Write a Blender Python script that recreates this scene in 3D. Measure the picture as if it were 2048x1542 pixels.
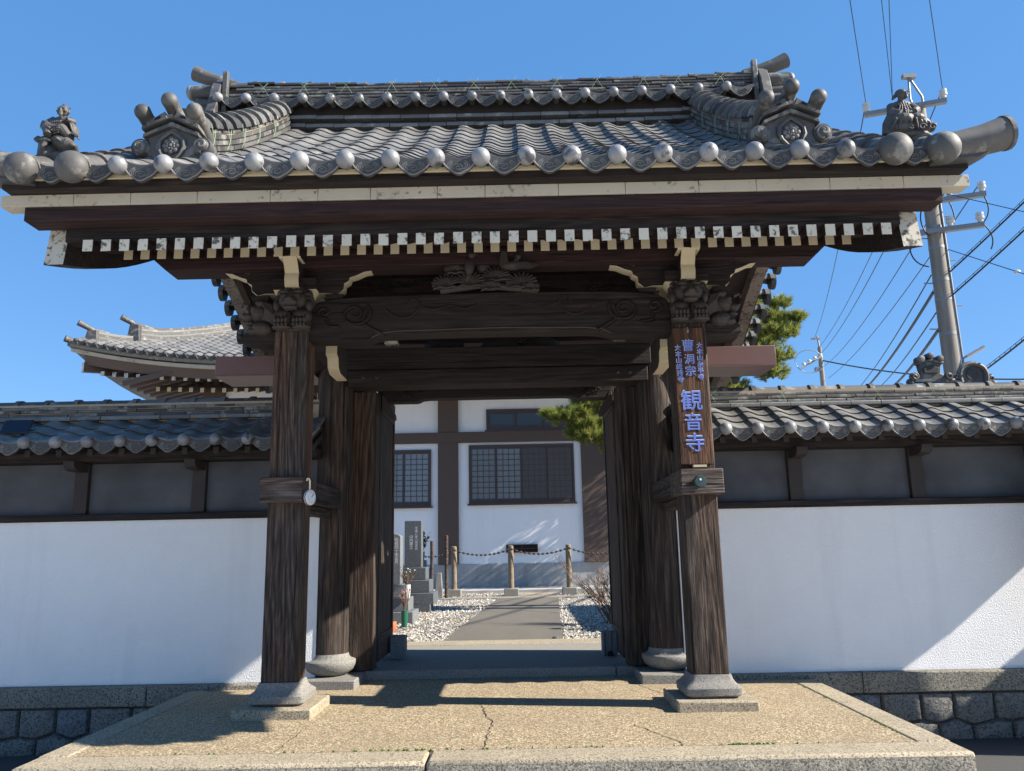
import bpy, bmesh, math, random
from mathutils import Vector, Matrix
R = math.radians
sin, cos, pi = math.sin, math.cos, math.pi
random.seed(7)
scn = bpy.context.scene
for o in list(bpy.data.objects):
    bpy.data.objects.remove(o)
COL = scn.collection

# ---------------------------------------------------------------- camera
PITCH, ROLL, YAW = R(11.45), R(1.12), R(0.3)
fwd = Vector((-sin(YAW) * cos(PITCH), cos(YAW) * cos(PITCH), sin(PITCH)))
r0 = Vector((cos(YAW), sin(YAW), 0))
u0 = r0.cross(fwd)
rgt = r0 * cos(ROLL) - u0 * sin(ROLL)
upv = u0 * cos(ROLL) + r0 * sin(ROLL)
camd = bpy.data.cameras.new('camera')
cam = bpy.data.objects.new('camera', camd)
COL.objects.link(cam)
cam.matrix_world = Matrix(((rgt.x, upv.x, -fwd.x, 0.14), (rgt.y, upv.y, -fwd.y, -5.55),
                           (rgt.z, upv.z, -fwd.z, 1.15), (0, 0, 0, 1)))
camd.sensor_width = 36
camd.lens = 36 * 1600 / 2048
camd.clip_start, camd.clip_end = 0.05, 2000
scn.camera = cam

# ---------------------------------------------------------------- sky and sun
SUNV = Vector((1, -0.17, 0.70)).normalized()          # towards the sun
world = bpy.data.worlds.new('World')
scn.world = world
world.use_nodes = True
wn = world.node_tree.nodes
wl = world.node_tree.links
sky = wn.new('ShaderNodeTexSky')
sky.sky_type = 'NISHITA'
sky.sun_disc = False
sky.sun_elevation = math.asin(SUNV.z)
sky.sun_rotation = math.atan2(SUNV.x, SUNV.y)
sky.air_density = 1.0
sky.dust_density = 0.0
sky.ozone_density = 4.5
mul = wn.new('ShaderNodeVectorMath')
mul.operation = 'MULTIPLY_ADD'                        # evens out the gradient of the clear winter sky
mul.inputs[1].default_value = (.42, .42, .42)
mul.inputs[2].default_value = (.30, 1.13, 2.68)
wl.new(sky.outputs[0], mul.inputs[0])
wl.new(mul.outputs[0], wn['Background'].inputs[0])
wn['Background'].inputs[1].default_value = 0.075
sund = bpy.data.lights.new('sun', 'SUN')
sund.energy = 4.8
sund.angle = R(0.53)
sund.color = (1.0, 0.93, 0.82)
sun = bpy.data.objects.new('sun', sund)
COL.objects.link(sun)
sun.rotation_euler = SUNV.to_track_quat('Z', 'Y').to_euler()
scn.view_settings.view_transform = 'Standard'
scn.view_settings.look = 'None'
scn.view_settings.gamma = 1
scn.view_settings.exposure = 1.35
scn.view_settings.use_curve_mapping = False
scn.cycles.max_bounces = 8
scn.cycles.diffuse_bounces = 5
scn.cycles.transparent_max_bounces = 6
scn.cycles.use_denoising = True

# ---------------------------------------------------------------- mesh helpers
class MB:
    def __init__(s):
        s.v, s.f, s.m = [], [], []
    def add(s, vs, fs, mi=0):
        b = len(s.v)
        s.v += [tuple(p) for p in vs]
        for f in fs:
            s.f.append([b + i for i in f])
            s.m.append(mi)
        return s
    def box(s, x0, x1, y0, y1, z0, z1, mi=0, top=None):
        vs = [(x, y, z) for z in (z0, z1) for y in (y0, y1) for x in (x0, x1)]
        fs = [(0, 2, 3, 1), (4, 5, 7, 6), (0, 1, 5, 4), (2, 6, 7, 3), (0, 4, 6, 2), (1, 3, 7, 5)]
        s.add(vs, fs, mi)
        if top is not None:
            s.m[-5] = top
        return s
    def taper(s, cx, cy, z0, z1, a0, b0, a1, b1, mi=0, dx=0):
        vs = [(cx + x * a0, cy + y * b0, z0) for y in (-1, 1) for x in (-1, 1)]
        vs += [(cx + dx + x * a1, cy + y * b1, z1) for y in (-1, 1) for x in (-1, 1)]
        s.add(vs, [(0, 2, 3, 1), (4, 5, 7, 6), (0, 1, 5, 4), (2, 6, 7, 3), (0, 4, 6, 2), (1, 3, 7, 5)], mi)
        return s
    def prism(s, pts, ax, a0, a1, mi=0, cap=None):
        def P(p, a):
            return {'x': (a, p[0], p[1]), 'y': (p[0], a, p[1]), 'z': (p[0], p[1], a)}[ax]
        n = len(pts)
        cap = mi if cap is None else cap
        vs = [P(p, a0) for p in pts] + [P(p, a1) for p in pts]
        s.add(vs, [(i, (i + 1) % n, (i + 1) % n + n, i + n) for i in range(n)], mi)
        b = len(s.v) - 2 * n
        s.f.append([b + i for i in range(n)]); s.m.append(cap)
        s.f.append([b + n + i for i in range(n)]); s.m.append(cap)
        return s
    def tube(s, path, r, n=8, mi=0, caps=True, flat=1.0):
        path = [Vector(p) for p in path]
        k = len(path)
        rr = r if isinstance(r, (list, tuple)) else [r] * k
        vs, fs = [], []
        prev = None
        for i, p in enumerate(path):
            t = (path[min(i + 1, k - 1)] - path[max(i - 1, 0)])
            if t.length < 1e-9:
                t = Vector((0, 0, 1))
            t.normalize()
            if prev is None:
                a = Vector((0, 0, 1)) if abs(t.z) < 0.9 else Vector((1, 0, 0))
                prev = t.cross(a).normalized()
            u = (prev - t * prev.dot(t)).normalized()
            w = t.cross(u)
            prev = u
            for j in range(n):
                a = 2 * pi * j / n
                vs.append(p + u * cos(a) * rr[i] + w * sin(a) * rr[i] * flat)
        for i in range(k - 1):
            for j in range(n):
                fs.append((i * n + j, i * n + (j + 1) % n, (i + 1) * n + (j + 1) % n, (i + 1) * n + j))
        if caps:
            fs.append(tuple(range(n))[::-1])
            fs.append(tuple((k - 1) * n + j for j in range(n)))
        return s.add(vs, fs, mi)
    def sphere(s, c, r, n=12, m=8, mi=0, rot=None):
        r = (r, r, r) if not isinstance(r, (tuple, list)) else r
        c = Vector(c)
        vs, fs = [], []
        for i in range(1, m):
            for j in range(n):
                th, ph = pi * i / m, 2 * pi * j / n
                p = Vector((r[0] * sin(th) * cos(ph), r[1] * sin(th) * sin(ph), r[2] * cos(th)))
                vs.append(c + (rot @ p if rot else p))
        p = Vector((0, 0, r[2]))
        p = rot @ p if rot else p
        vs += [c + p, c - p]
        t, b = len(vs) - 2, len(vs) - 1
        for j in range(n):
            fs.append((t, j, (j + 1) % n))
            fs.append((b, (m - 2) * n + (j + 1) % n, (m - 2) * n + j))
            for i in range(m - 2):
                fs.append((i * n + j, (i + 1) * n + j, (i + 1) * n + (j + 1) % n, i * n + (j + 1) % n))
        return s.add(vs, fs, mi)
    def lathe(s, prof, c, n=20, ax='z', mi=0, sq=None):
        vs, fs = [], []
        k = len(prof)
        for (r, z) in prof:
            for j in range(n):
                a = 2 * pi * (j + .5) / n
                x, y = cos(a), sin(a)
                if sq:                                   # superellipse: squarish plan
                    d = (abs(x) ** sq + abs(y) ** sq) ** (-1 / sq)
                    x, y = x * d, y * d
                q = (x * r, y * r, z)
                q = {'z': q, 'y': (q[0], q[2], q[1]), 'x': (q[2], q[0], q[1])}[ax]
                vs.append((c[0] + q[0], c[1] + q[1], c[2] + q[2]))
        for i in range(k - 1):
            for j in range(n):
                fs.append((i * n + j, i * n + (j + 1) % n, (i + 1) * n + (j + 1) % n, (i + 1) * n + j))
        fs.append(tuple(range(n)))
        fs.append(tuple((k - 1) * n + j for j in range(n)))
        return s.add(vs, fs, mi)
    def mesh(s, name, mats, smooth=False, ang=38):
        me = bpy.data.meshes.new(name)
        me.from_pydata(s.v, [], s.f)
        for m in (mats if isinstance(mats, (list, tuple)) else [mats]):
            me.materials.append(m)
        me.polygons.foreach_set('material_index', s.m)
        bm = bmesh.new()
        bm.from_mesh(me)
        bmesh.ops.recalc_face_normals(bm, faces=bm.faces)
        bm.to_mesh(me)
        bm.free()
        if smooth:
            me.polygons.foreach_set('use_smooth', [True] * len(me.polygons))
            me.set_sharp_from_angle(angle=R(ang))
        me.update()
        return me
    def build(s, name, mats, parent=None, smooth=False, bev=0, ang=38, seg=2):
        o = link(name, s.mesh(name, mats, smooth or bev > 0, ang), parent)
        if bev:
            b = o.modifiers.new('bevel', 'BEVEL')
            b.width, b.segments, b.limit_method, b.angle_limit = bev, seg, 'ANGLE', R(40)
        return o

def link(name, data, parent=None, mat=None):
    o = bpy.data.objects.new(name, data)
    COL.objects.link(o)
    if mat is not None:
        o.matrix_basis = mat
    if parent:
        o.parent = parent
        if parent.get('_base') is not None:
            o.matrix_parent_inverse = Matrix.Translation(-Vector(parent['_base']))
    return o

def tag(o, label, cat, group=None, kind=None):
    o['label'] = label
    o['category'] = cat
    if group: o['group'] = group
    if kind: o['kind'] = kind
    return o

def thing(name, label, cat, loc=(0, 0, 0), group=None):
    o = bpy.data.objects.new(name, None)
    COL.objects.link(o)
    o.location = loc
    o['_base'] = tuple(float(a) for a in loc)
    o.empty_display_size = 0.1
    return tag(o, label, cat, group)

def remesh(mb, name, mats, parent, vox, smooth=2, dec=None):
    o = link(name, mb.mesh(name + '_src', mats, False), None)
    m = o.modifiers.new('r', 'REMESH')
    m.mode, m.voxel_size, m.use_smooth_shade = 'VOXEL', vox, True
    if smooth:
        q = o.modifiers.new('s', 'SMOOTH')
        q.factor, q.iterations = 0.5, smooth
    if dec:
        d = o.modifiers.new('d', 'DECIMATE')
        d.ratio = dec
    dg = bpy.context.evaluated_depsgraph_get()
    me = bpy.data.meshes.new_from_object(o.evaluated_get(dg))
    src = o.data
    bpy.data.objects.remove(o)
    bpy.data.meshes.remove(src)
    me.name = name
    me.polygons.foreach_set('use_smooth', [True] * len(me.polygons))
    return link(name, me, parent)

def text(name, s, mat, parent, loc, size, vert=False, rotz=0, extr=0.002, lean=0, pitch=1.08):
    cu = bpy.data.curves.new(name, 'FONT')
    cu.body = '\n'.join(s) if vert else s
    cu.align_x = 'CENTER'
    cu.align_y = 'CENTER'
    cu.size = size
    cu.space_line = pitch
    cu.extrude = extr
    cu.resolution_u = 2
    o = bpy.data.objects.new(name, cu)
    COL.objects.link(o)
    dg = bpy.context.evaluated_depsgraph_get()
    me = bpy.data.meshes.new_from_object(o.evaluated_get(dg))
    bpy.data.objects.remove(o)
    me.materials.clear()
    me.materials.append(mat)
    me.transform(Matrix.Translation(loc) @ Matrix.Rotation(rotz, 4, 'Z') @ Matrix.Rotation(R(90), 4, 'X') @ Matrix.Rotation(lean, 4, 'Z'))
    me.name = name
    return link(name, me, parent)

# ---------------------------------------------------------------- material helpers
def spl(pts, k=5):
    pts = [Vector(p) for p in pts]
    out = []
    n = len(pts)
    for i in range(n - 1):
        a, b, c, d = pts[max(i - 1, 0)], pts[i], pts[i + 1], pts[min(i + 2, n - 1)]
        for j in range(k):
            t = j / k
            out.append(.5 * ((2 * b) + (c - a) * t + (2 * a - 5 * b + 4 * c - d) * t * t + (3 * b - a - 3 * c + d) * t ** 3))
    out.append(pts[-1])
    return out

class NT:
    def __init__(s, name):
        s.mat = bpy.data.materials.new(name)
        s.mat.use_nodes = True
        s.t = s.mat.node_tree
        s.b = s.t.nodes['Principled BSDF']
        s.tc = s.t.nodes.new('ShaderNodeTexCoord')
        s.co = s.tc.outputs['Object']
    def n(s, ty, **kw):
        nd = s.t.nodes.new(ty)
        for k, v in kw.items():
            if k.startswith('_'):
                setattr(nd, k[1:], v)
            else:
                key = int(k[1:]) if k[0] == 'i' and k[1:].isdigit() else k.replace('__', ' ')
                s.put(nd.inputs[key], v)
        return nd
    def put(s, sock, v):
        if isinstance(v, bpy.types.NodeSocket):
            s.t.links.new(v, sock)
        else:
            if sock.type == 'RGBA' and len(v) == 3:
                v = (*v, 1)
            sock.default_value = v
    def map(s, scale, co=None, loc=(0, 0, 0), rot=(0, 0, 0)):
        m = s.n('ShaderNodeMapping', i0=co or s.co)
        m.inputs['Scale'].default_value = scale
        m.inputs['Location'].default_value = loc
        m.inputs['Rotation'].default_value = rot
        return m.outputs[0]
    def noise(s, co, scale, detail=4, rough=.55, dist=0):
        return s.n('ShaderNodeTexNoise', Vector=co, Scale=scale, Detail=detail, Roughness=rough, Distortion=dist).outputs[0]
    def ramp(s, fac, stops):
        nd = s.n('ShaderNodeValToRGB', i0=fac)
        el = nd.color_ramp.elements
        while len(el) < len(stops):
            el.new(0.5)
        for e, (p, c) in zip(el, stops):
            e.position = p
            e.color = (c, c, c, 1) if isinstance(c, (int, float)) else (*c, 1)
        return nd.outputs[0]
    def mix(s, fac, a, b, mode='MIX'):
        nd = s.n('ShaderNodeMix', _data_type='RGBA', _blend_type=mode)
        s.put(nd.inputs[0], fac)
        s.put(nd.inputs[6], a)
        s.put(nd.inputs[7], b)
        return nd.outputs[2]
    def math(s, op, a, b=0.0):
        nd = s.n('ShaderNodeMath', _operation=op)
        s.put(nd.inputs[0], a)
        s.put(nd.inputs[1], b)
        return nd.outputs[0]
    def bump(s, h, strength=.3, dist=.01):
        nd = s.n('ShaderNodeBump', Height=h, Strength=strength, Distance=dist)
        s.t.links.new(nd.outputs[0], s.b.inputs['Normal'])
    def out(s, col, rough=.7, metal=0, spec=None):
        s.put(s.b.inputs['Base Color'], col)
        s.put(s.b.inputs['Roughness'], rough)
        s.put(s.b.inputs['Metallic'], metal)
        if spec is not None:
            s.put(s.b.inputs['Specular IOR Level'], spec)
        return s.mat
    def rnd(s):
        return s.n('ShaderNodeObjectInfo').outputs['Random']

def plain(name, col, rough=.6, metal=0, var=.25, scale=14):
    m = NT(name)
    f = m.noise(m.co, scale, 4)
    d = tuple(c * (1 - var) for c in col)
    return m.out(m.mix(f, d, tuple(min(1, c * (1 + var)) for c in col)), rough, metal)

def wood(name, ax, dark, mid, light, fine=70, warm=None, bump=.5):
    m = NT(name)
    sc = {'x': (.7, 8, 8), 'y': (8, .7, 8), 'z': (8, 8, .7)}[ax]
    co = m.map(sc)
    warp = m.n('ShaderNodeVectorMath', _operation='SCALE')
    nz = m.n('ShaderNodeTexNoise', Vector=m.map(tuple(c * .35 for c in sc)), Scale=1.0, Detail=2)
    m.put(warp.inputs[0], nz.outputs[1])
    warp.inputs['Scale'].default_value = 1.5
    add = m.n('ShaderNodeVectorMath', _operation='ADD', i0=co, i1=warp.outputs[0]).outputs[0]
    g0 = m.noise(add, fine / 10, 7, .62, .3)
    # flowing growth rings: contour lines of a slow noise stretched along the grain
    rg = m.noise(m.map(tuple(c * .42 for c in sc), loc=(1.3, 4.1, 2.2)), 1.0, 2, .5, .2)
    ring = m.math('MULTIPLY_ADD', m.math('SINE', m.math('MULTIPLY', rg, 95.0)), .5)
    ring.node.inputs[2].default_value = .5
    g1 = m.math('ADD', m.math('MULTIPLY', g0, .78), m.math('MULTIPLY', ring, .17))
    g2 = m.noise(m.map(tuple(c * .12 for c in sc)), 2.0, 4)
    c = m.ramp(g1, [(.32, dark), (.5, mid), (.68, light)])
    if warm:
        c = m.mix(m.ramp(g2, [(.49, 0.0), (.66, .85)]), c, m.mix(m.ramp(g1, [(.35, 0.0), (.65, 1.0)]), tuple(x * .3 for x in warm), warm))
    else:
        c = m.mix(m.ramp(g2, [(.4, 0.0), (.65, .6)]), c, dark)
    # drying checks: long thin dark cracks along the grain
    sk = {'x': (.9, 34, 34), 'y': (34, .9, 34), 'z': (34, 34, .9)}[ax]
    ck = m.noise(m.map(sk, loc=(3.3, 1.7, 5.1)), 1.0, 5, .6, .4)
    ckm = m.ramp(ck, [(.575, 0.0), (.635, 1.0)])
    c = m.mix(ckm, c, tuple(x * .35 for x in dark))
    fr = m.noise(m.map(tuple(q * 3 for q in sk)), 1.0, 3, .6)
    c = m.mix(m.ramp(fr, [(.42, .45), (.58, 0.0)]), c, tuple(x * .6 for x in dark))
    m.bump(m.math('SUBTRACT', g1, m.math('MULTIPLY', ckm, .6)), bump, .012)
    return m.out(c, .78, 0, .3)

# wood
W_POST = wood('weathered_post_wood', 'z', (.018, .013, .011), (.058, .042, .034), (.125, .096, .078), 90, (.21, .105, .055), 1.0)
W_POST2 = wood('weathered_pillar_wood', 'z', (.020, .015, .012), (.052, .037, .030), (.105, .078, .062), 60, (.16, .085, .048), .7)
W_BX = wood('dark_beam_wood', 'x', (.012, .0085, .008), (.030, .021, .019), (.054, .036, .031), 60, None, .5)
W_BY = wood('dark_cross_wood', 'y', (.012, .0085, .008), (.030, .021, .019), (.054, .036, .031), 60, None, .5)
W_RED = wood('red_brown_eave_wood', 'x', (.020, .010, .010), (.040, .018, .017), (.064, .030, .026), 60, None, .4)
W_RAILX = wood('weathered_rail_wood', 'x', (.035, .027, .024), (.095, .072, .062), (.19, .150, .130), 85, (.17, .085, .055), .9)
W_RAILY = wood('weathered_cross_rail_wood', 'y', (.020, .015, .013), (.050, .038, .032), (.10, .078, .066), 70, (.11, .06, .04), .8)
W_DARK = plain('old_dark_wood', (.028, .020, .018), .75, 0, .4, 9)
W_BOARD = wood('name_board_wood', 'z', (.035, .016, .011), (.085, .038, .022), (.17, .080, .042), 95, (.22, .105, .05), .7)

def weathered_paint(name, base, spots, amt, big=4.0):
    m = NT(name)
    a = m.noise(m.co, 26, 6, .65)
    b = m.noise(m.co, big, 4, .6)
    f = m.ramp(m.math('ADD', a, m.math('MULTIPLY', b, .55)), [(amt, 0.0), (amt + .09, 1.0)])
    c = m.mix(f, base, spots)
    c = m.mix(m.ramp(m.noise(m.co, 3, 3), [(.35, 0.0), (.75, .5)]), c, tuple(x * .72 for x in base))
    m.bump(a, .25, .004)
    return m.out(c, .8)
PAINT = weathered_paint('weathered_white_paint', (.56, .52, .43), (.055, .05, .045), .82, 9.0)
CREAM = weathered_paint('cream_paint', (.56, .47, .31), (.16, .12, .075), .98)
FASCIA = weathered_paint('fascia_paint', (.46, .41, .325), (.10, .085, .075), .88, 2.2)
PAINT_D = weathered_paint('mouldy_white_paint', (.50, .46, .38), (.05, .045, .042), .80, 7.0)

def tile_mat(name, lo, hi, rough, metal, patch, amt=.55):
    m = NT(name)
    a = m.noise(m.co, 16, 6, .62)
    rn = m.rnd()
    off = m.n('ShaderNodeVectorMath', _operation='SCALE', i0=(3.1, 5.3, 7.7))
    m.put(off.inputs['Scale'], m.math('MULTIPLY', rn, 37.0))
    co2 = m.n('ShaderNodeVectorMath', _operation='ADD', i0=m.co, i1=off.outputs[0]).outputs[0]
    b = m.noise(co2, 7, 5, .62)
    base = m.mix(rn, lo, hi)
    c = m.mix(m.ramp(b, [(amt, 0.0), (amt + .07, 1.0)]), base, patch)
    c = m.mix(m.ramp(a, [(.35, .35), (.7, 0.0)]), c, tuple(x * .45 for x in lo))
    m.bump(a, .2, .003)
    return m.out(c, rough, metal)
TILE = tile_mat('smoked_roof_tile', (.105, .102, .098), (.20, .195, .183), .55, .0, (.30, .285, .25), .58)
TILE_E = tile_mat('dark_tile_edge', (.035, .034, .034), (.07, .068, .066), .8, .0, (.12, .115, .105), .62)  # darker tone for the front edge faces of the tiles
TILE_D = tile_mat('dark_ridge_tile', (.030, .030, .032), (.155, .150, .140), .6, .0, (.26, .25, .225), .55)
TILE_B = tile_mat('silver_tile_ball', (.17, .172, .18), (.29, .29, .292), .45, .1, (.06, .06, .065), .54)
TILE_BIG = tile_mat('big_ball_tile', (.055, .053, .052), (.100, .095, .089), .62, .0, (.20, .19, .17), .54)
TILE_S = tile_mat('relief_eave_tile', (.045, .045, .047), (.075, .075, .075), .6, .05, (.13, .125, .12), .62)
WBOARD = weathered_paint('flaking_verge_board', (.20, .165, .14), (.05, .038, .032), .80)
CLAY = plain('mortar_clay', (.33, .26, .18), .9, 0, .3, 20)
STATUE = plain('smoked_clay_statue', (.060, .056, .051), .6, .0, .5, 30)
CARVED = plain('carved_dark_wood', (.036, .027, .024), .7, 0, .45, 14)

# masonry
def plaster(name, col, stain, bs):
    m = NT(name)
    a = m.noise(m.co, 95, 4, .6)
    b = m.noise(m.co, 2.2, 4)
    c = m.mix(m.ramp(b, [(.3, 0.0), (.8, 1.0)]), col, stain)
    c = m.mix(m.ramp(m.noise(m.co, 240, 2), [(.55, 0.0), (.8, .18)]), c, tuple(x * .75 for x in col))
    st = m.noise(m.map((5, 5, .35)), 1.0, 5, .6)
    c = m.mix(m.ramp(st, [(.52, 0.0), (.75, .22)]), c, tuple(x * .72 for x in stain))
    m.bump(m.ramp(a, [(.35, 0.0), (.75, 1.0)]), bs, .012)
    return m.out(c, .9, 0, .2)
PLASTER = plaster('white_wall_plaster', (.84, .83, .82), (.79, .78, .78), .55)
PLASTER_H = plaster('hall_plaster', (.88, .88, .88), (.84, .85, .86), .25)
PANEL = plaster('dark_panel_plaster', (.058, .059, .064), (.115, .118, .128), .15)
def granite(name, a, b, c, sc=150, bump=.35, dist=.004):
    m = NT(name)
    v = m.n('ShaderNodeTexVoronoi', Vector=m.co, Scale=sc).outputs['Color']
    g = m.n('ShaderNodeSeparateColor', i0=v).outputs[0]
    col = m.ramp(g, [(.12, c), (.3, a), (.75, b)])
    l = m.noise(m.co, 2.6, 5)
    col = m.mix(m.ramp(l, [(.35, .35), (.7, 0.0)]), col, tuple(x * .55 for x in a))
    m.bump(m.noise(m.co, sc * .45, 5, .7), bump, dist * 3)
    return m.out(col, .82)
GRANITE = granite('tan_granite', (.29, .24, .165), (.43, .365, .26), (.12, .10, .075))
GRANITE_R = granite('rough_granite_face', (.25, .225, .18), (.40, .37, .30), (.085, .08, .07), 120, 1.0, .012)
GRANITE_G = granite('grey_granite', (.19, .18, .162), (.27, .257, .23), (.10, .095, .085), 190)
STONE_D = granite('dark_wall_stone', (.155, .148, .132), (.235, .225, .205), (.075, .072, .066), 90, .8, .01)
STONE_E = granite('bluish_wall_stone', (.13, .14, .15), (.20, .21, .22), (.07, .07, .075), 90, .8, .01)
GRAVE = granite('blue_grey_gravestone', (.075, .086, .097), (.115, .128, .142), (.04, .045, .05), 160, .1)
GRAVE_L = granite('pale_gravestone', (.12, .128, .137), (.175, .185, .195), (.075, .08, .085), 160, .1)
m = NT('washed_aggregate')
vo = m.n('ShaderNodeTexVoronoi', Vector=m.co, Scale=88)
g = m.n('ShaderNodeSeparateColor', i0=vo.outputs['Color'])
c = m.ramp(g.outputs[0], [(0.0, (.15, .105, .06)), (.3, (.38, .29, .165)), (.7, (.56, .45, .275)), (1.0, (.70, .60, .42))])
c = m.mix(m.ramp(vo.outputs['Distance'], [(.30, 0.0), (.60, .85)]), c, (.14, .105, .065))
c = m.mix(m.ramp(m.noise(m.co, 1.7, 5), [(.35, .45), (.62, 0.0)]), c, (.22, .17, .11))
m.bump(vo.outputs['Distance'], -.8, .014)
AGG = m.out(c, .85)
m = NT('dark_concrete')  # dark mottled concrete
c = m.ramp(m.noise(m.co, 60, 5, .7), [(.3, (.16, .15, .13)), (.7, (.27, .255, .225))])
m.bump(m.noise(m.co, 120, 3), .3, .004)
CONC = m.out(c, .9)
m = NT('foundation_concrete')
c = m.ramp(m.noise(m.co, 1.6, 6, .65), [(.3, (.30, .30, .29)), (.7, (.44, .435, .42))])
c = m.mix(m.ramp(m.noise(m.map((6, 6, 1)), 1.4, 4), [(.5, 0.0), (.75, .4)]), c, (.22, .215, .20))
FOUND = m.out(c, .9)
m = NT('asphalt')
c = m.ramp(m.noise(m.co, 150, 4), [(.3, (.032, .032, .033)), (.7, (.075, .073, .07))])
m.bump(m.noise(m.co, 150, 3), .4, .006)
ASPH = m.out(c, .9)
m = NT('pale_bounce_street')  # street colour paled to bounce fill light onto the walls
c = m.ramp(m.noise(m.co, 3, 6, .7), [(.3, (.40, .385, .35)), (.7, (.50, .48, .44))])
m.bump(m.noise(m.co, 120, 3), .3, .005)
STREET = m.out(c, .9)
m = NT('path_paving')
c = m.ramp(m.noise(m.co, 110, 4, .7), [(.3, (.075, .066, .052)), (.7, (.17, .15, .12))])
c = m.mix(m.ramp(m.noise(m.map((1, .25, 1)), 2.2, 4), [(.4, 0.0), (.7, .5)]), c, (.085, .075, .06))
m.bump(m.noise(m.co, 130, 3), .4, .004)
PATHM = m.out(c, .9)
m = NT('gravel_bed')
vo = m.n('ShaderNodeTexVoronoi', Vector=m.co, Scale=30)
g = m.n('ShaderNodeSeparateColor', i0=vo.outputs['Color'])
c = m.ramp(g.outputs[0], [(0.0, (.12, .10, .08)), (.5, (.26, .235, .19)), (1.0, (.42, .39, .34))])
c = m.mix(m.ramp(m.noise(m.co, .9, 4), [(.5, 0.0), (.62, .8)]), c, (.24, .165, .10))
m.bump(vo.outputs['Distance'], -.8, .02)
GRAVELM = m.out(c, .9)
m = NT('gravel_stone')
g = m.n('ShaderNodeNewGeometry').outputs['Random Per Island']
PEB = m.out(m.ramp(g, [(0.0, (.14, .125, .105)), (.35, (.30, .275, .235)), (.75, (.44, .41, .36)), (1.0, (.60, .575, .52))]), .85)
STEMM = plain('twig_bark', (.16, .105, .075), .9, 0, .3, 30)
BARK = plain('pine_bark', (.085, .06, .045), .9, 0, .4, 22)
m = NT('pine_needle')
g = m.n('ShaderNodeNewGeometry').outputs['Random Per Island']
c = m.ramp(g, [(0.0, (.06, .11, .026)), (.4, (.18, .23, .05)), (.75, (.34, .35, .075)), (1.0, (.42, .37, .11))])
NEEDLE = m.out(c, .5)
tl = m.n('ShaderNodeBsdfTranslucent', Color=c)
mx = m.n('ShaderNodeMixShader', i0=.45)
m.t.links.new(m.b.outputs[0], mx.inputs[1]); m.t.links.new(tl.outputs[0], mx.inputs[2])
m.t.links.new(mx.outputs[0], m.t.nodes['Material Output'].inputs[0])
LEAF = plain('sakaki_leaf', (.02, .06, .015), .4, 0, .4, 30)
BROWN = plain('brown_metal_cladding', (.135, .068, .058), .42, .0, .14, 5)
HBROWN = plain('hall_brown_frame', (.088, .060, .048), .7, 0, .1, 6)
SASH = plain('brown_aluminium_sash', (.075, .050, .043), .45, .2, .1, 6)
m = NT('frosted_pane')
GLASS = m.out((.20, .225, .24), .14, 0, .6)
GLASS_D = plain('dark_pane', (.045, .05, .055), .15, 0, .1)
SCREEN = plain('insect_screen', (.075, .065, .062), .6, 0, .15, 120)
BLACK = plain('black_void', (.008, .008, .008), .9)
STEEL = plain('galvanised_steel', (.20, .205, .21), .5, .3, .25, 9)
CABLE = plain('black_cable', (.012, .013, .015), .6)
m = NT('concrete_pole')
c = m.ramp(m.noise(m.map((9, 9, .5)), 2, 5), [(.3, (.16, .14, .12)), (.7, (.25, .225, .19))])
POLE = m.out(c, .85)
PORC = plain('white_porcelain', (.50, .50, .48), .25, 0, .05)
BLUE = plain('blue_lettering_paint', (.10, .17, .56), .6, 0, .4, 60)
WHITEINK = plain('white_edge_paint', (.62, .66, .74), .6, 0, .2, 40)
RED = plain('orange_plank_paint', (.50, .14, .045), .7, 0, .35, 8)
BLOCKM = granite('grey_concrete_block', (.16, .175, .19), (.24, .255, .27), (.10, .11, .12), 200, .5)
GREENW = plain('green_tie_wire', (.20, .30, .18), .5)
MOSS = plain('moss_green', (.07, .13, .02), .9, 0, .5, 40)
COPPER = plain('dark_verdigris', (.030, .060, .060), .5, .3, .6, 30)
PLASTIC = plain('ivory_plastic', (.66, .60, .46), .4, 0, .05)
BLUEP = plain('blue_plastic', (.05, .12, .30), .4)
SOLARM = plain('solar_cell', (.012, .014, .03), .12, .3, .1)
INK = plain('engraved_ink', (.62, .63, .62), .7)
FLOWER = plain('faded_flower', (.45, .22, .17), .8, 0, .4, 40)
PALEF = plain('pale_flower', (.6, .58, .5), .8, 0, .3, 40)
GREENV = plain('green_vase', (.01, .10, .06), .35)
CHAIN = plain('rusty_chain', (.06, .045, .035), .7, .4)
LOG = plain('log_post_concrete', (.20, .155, .105), .9, 0, .6, 22)
# ================================================================ SETTING
def struct(name, mb, mats, parent=None, **kw):
    o = mb.build(name, mats, parent, **kw)
    if parent is None:
        o['kind'] = 'structure'
    return o

# street: one sheet to the horizon
struct('street', MB().box(-400, 400, -400, .6, -.75, -.50), STREET)
struct('shade_street_strip', MB().box(-60, 60, .6, 1.72, -.75, -.505), ASPH)  # strip of street coloured darker in place of shade beside the wall
struct('ground', MB().box(-400, 400, 1.72, 700, -.8, -.58), STREET)
struct('temple_yard', MB().box(-16, 12, 2.36, 30, -.56, .035), GRAVELM)

# platform in front of the gate
plat = struct('entrance_platform', MB().box(-2.52, 2.42, -.56, 2.06, -.54, 0), AGG)
plat['label'] = 'washed aggregate platform in front of the gate, edged with granite kerbs'
for (x0, x1) in ((-2.70, -.405), (-.398, 2.62)):
    MB().box(x0, x1, -.83, -.563, -.55, .004).build('kerb_stone', [GRANITE], plat, bev=.02)
k = MB()
for x0, x1 in ((-2.71, -2.523), (2.423, 2.63)):
    for y0, y1 in ((-.559, .62), (.626, 1.655)):
        MB().box(x0, x1, y0, y1, -.55, .004).build('kerb_stone', [GRANITE], plat, bev=.018)
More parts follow.
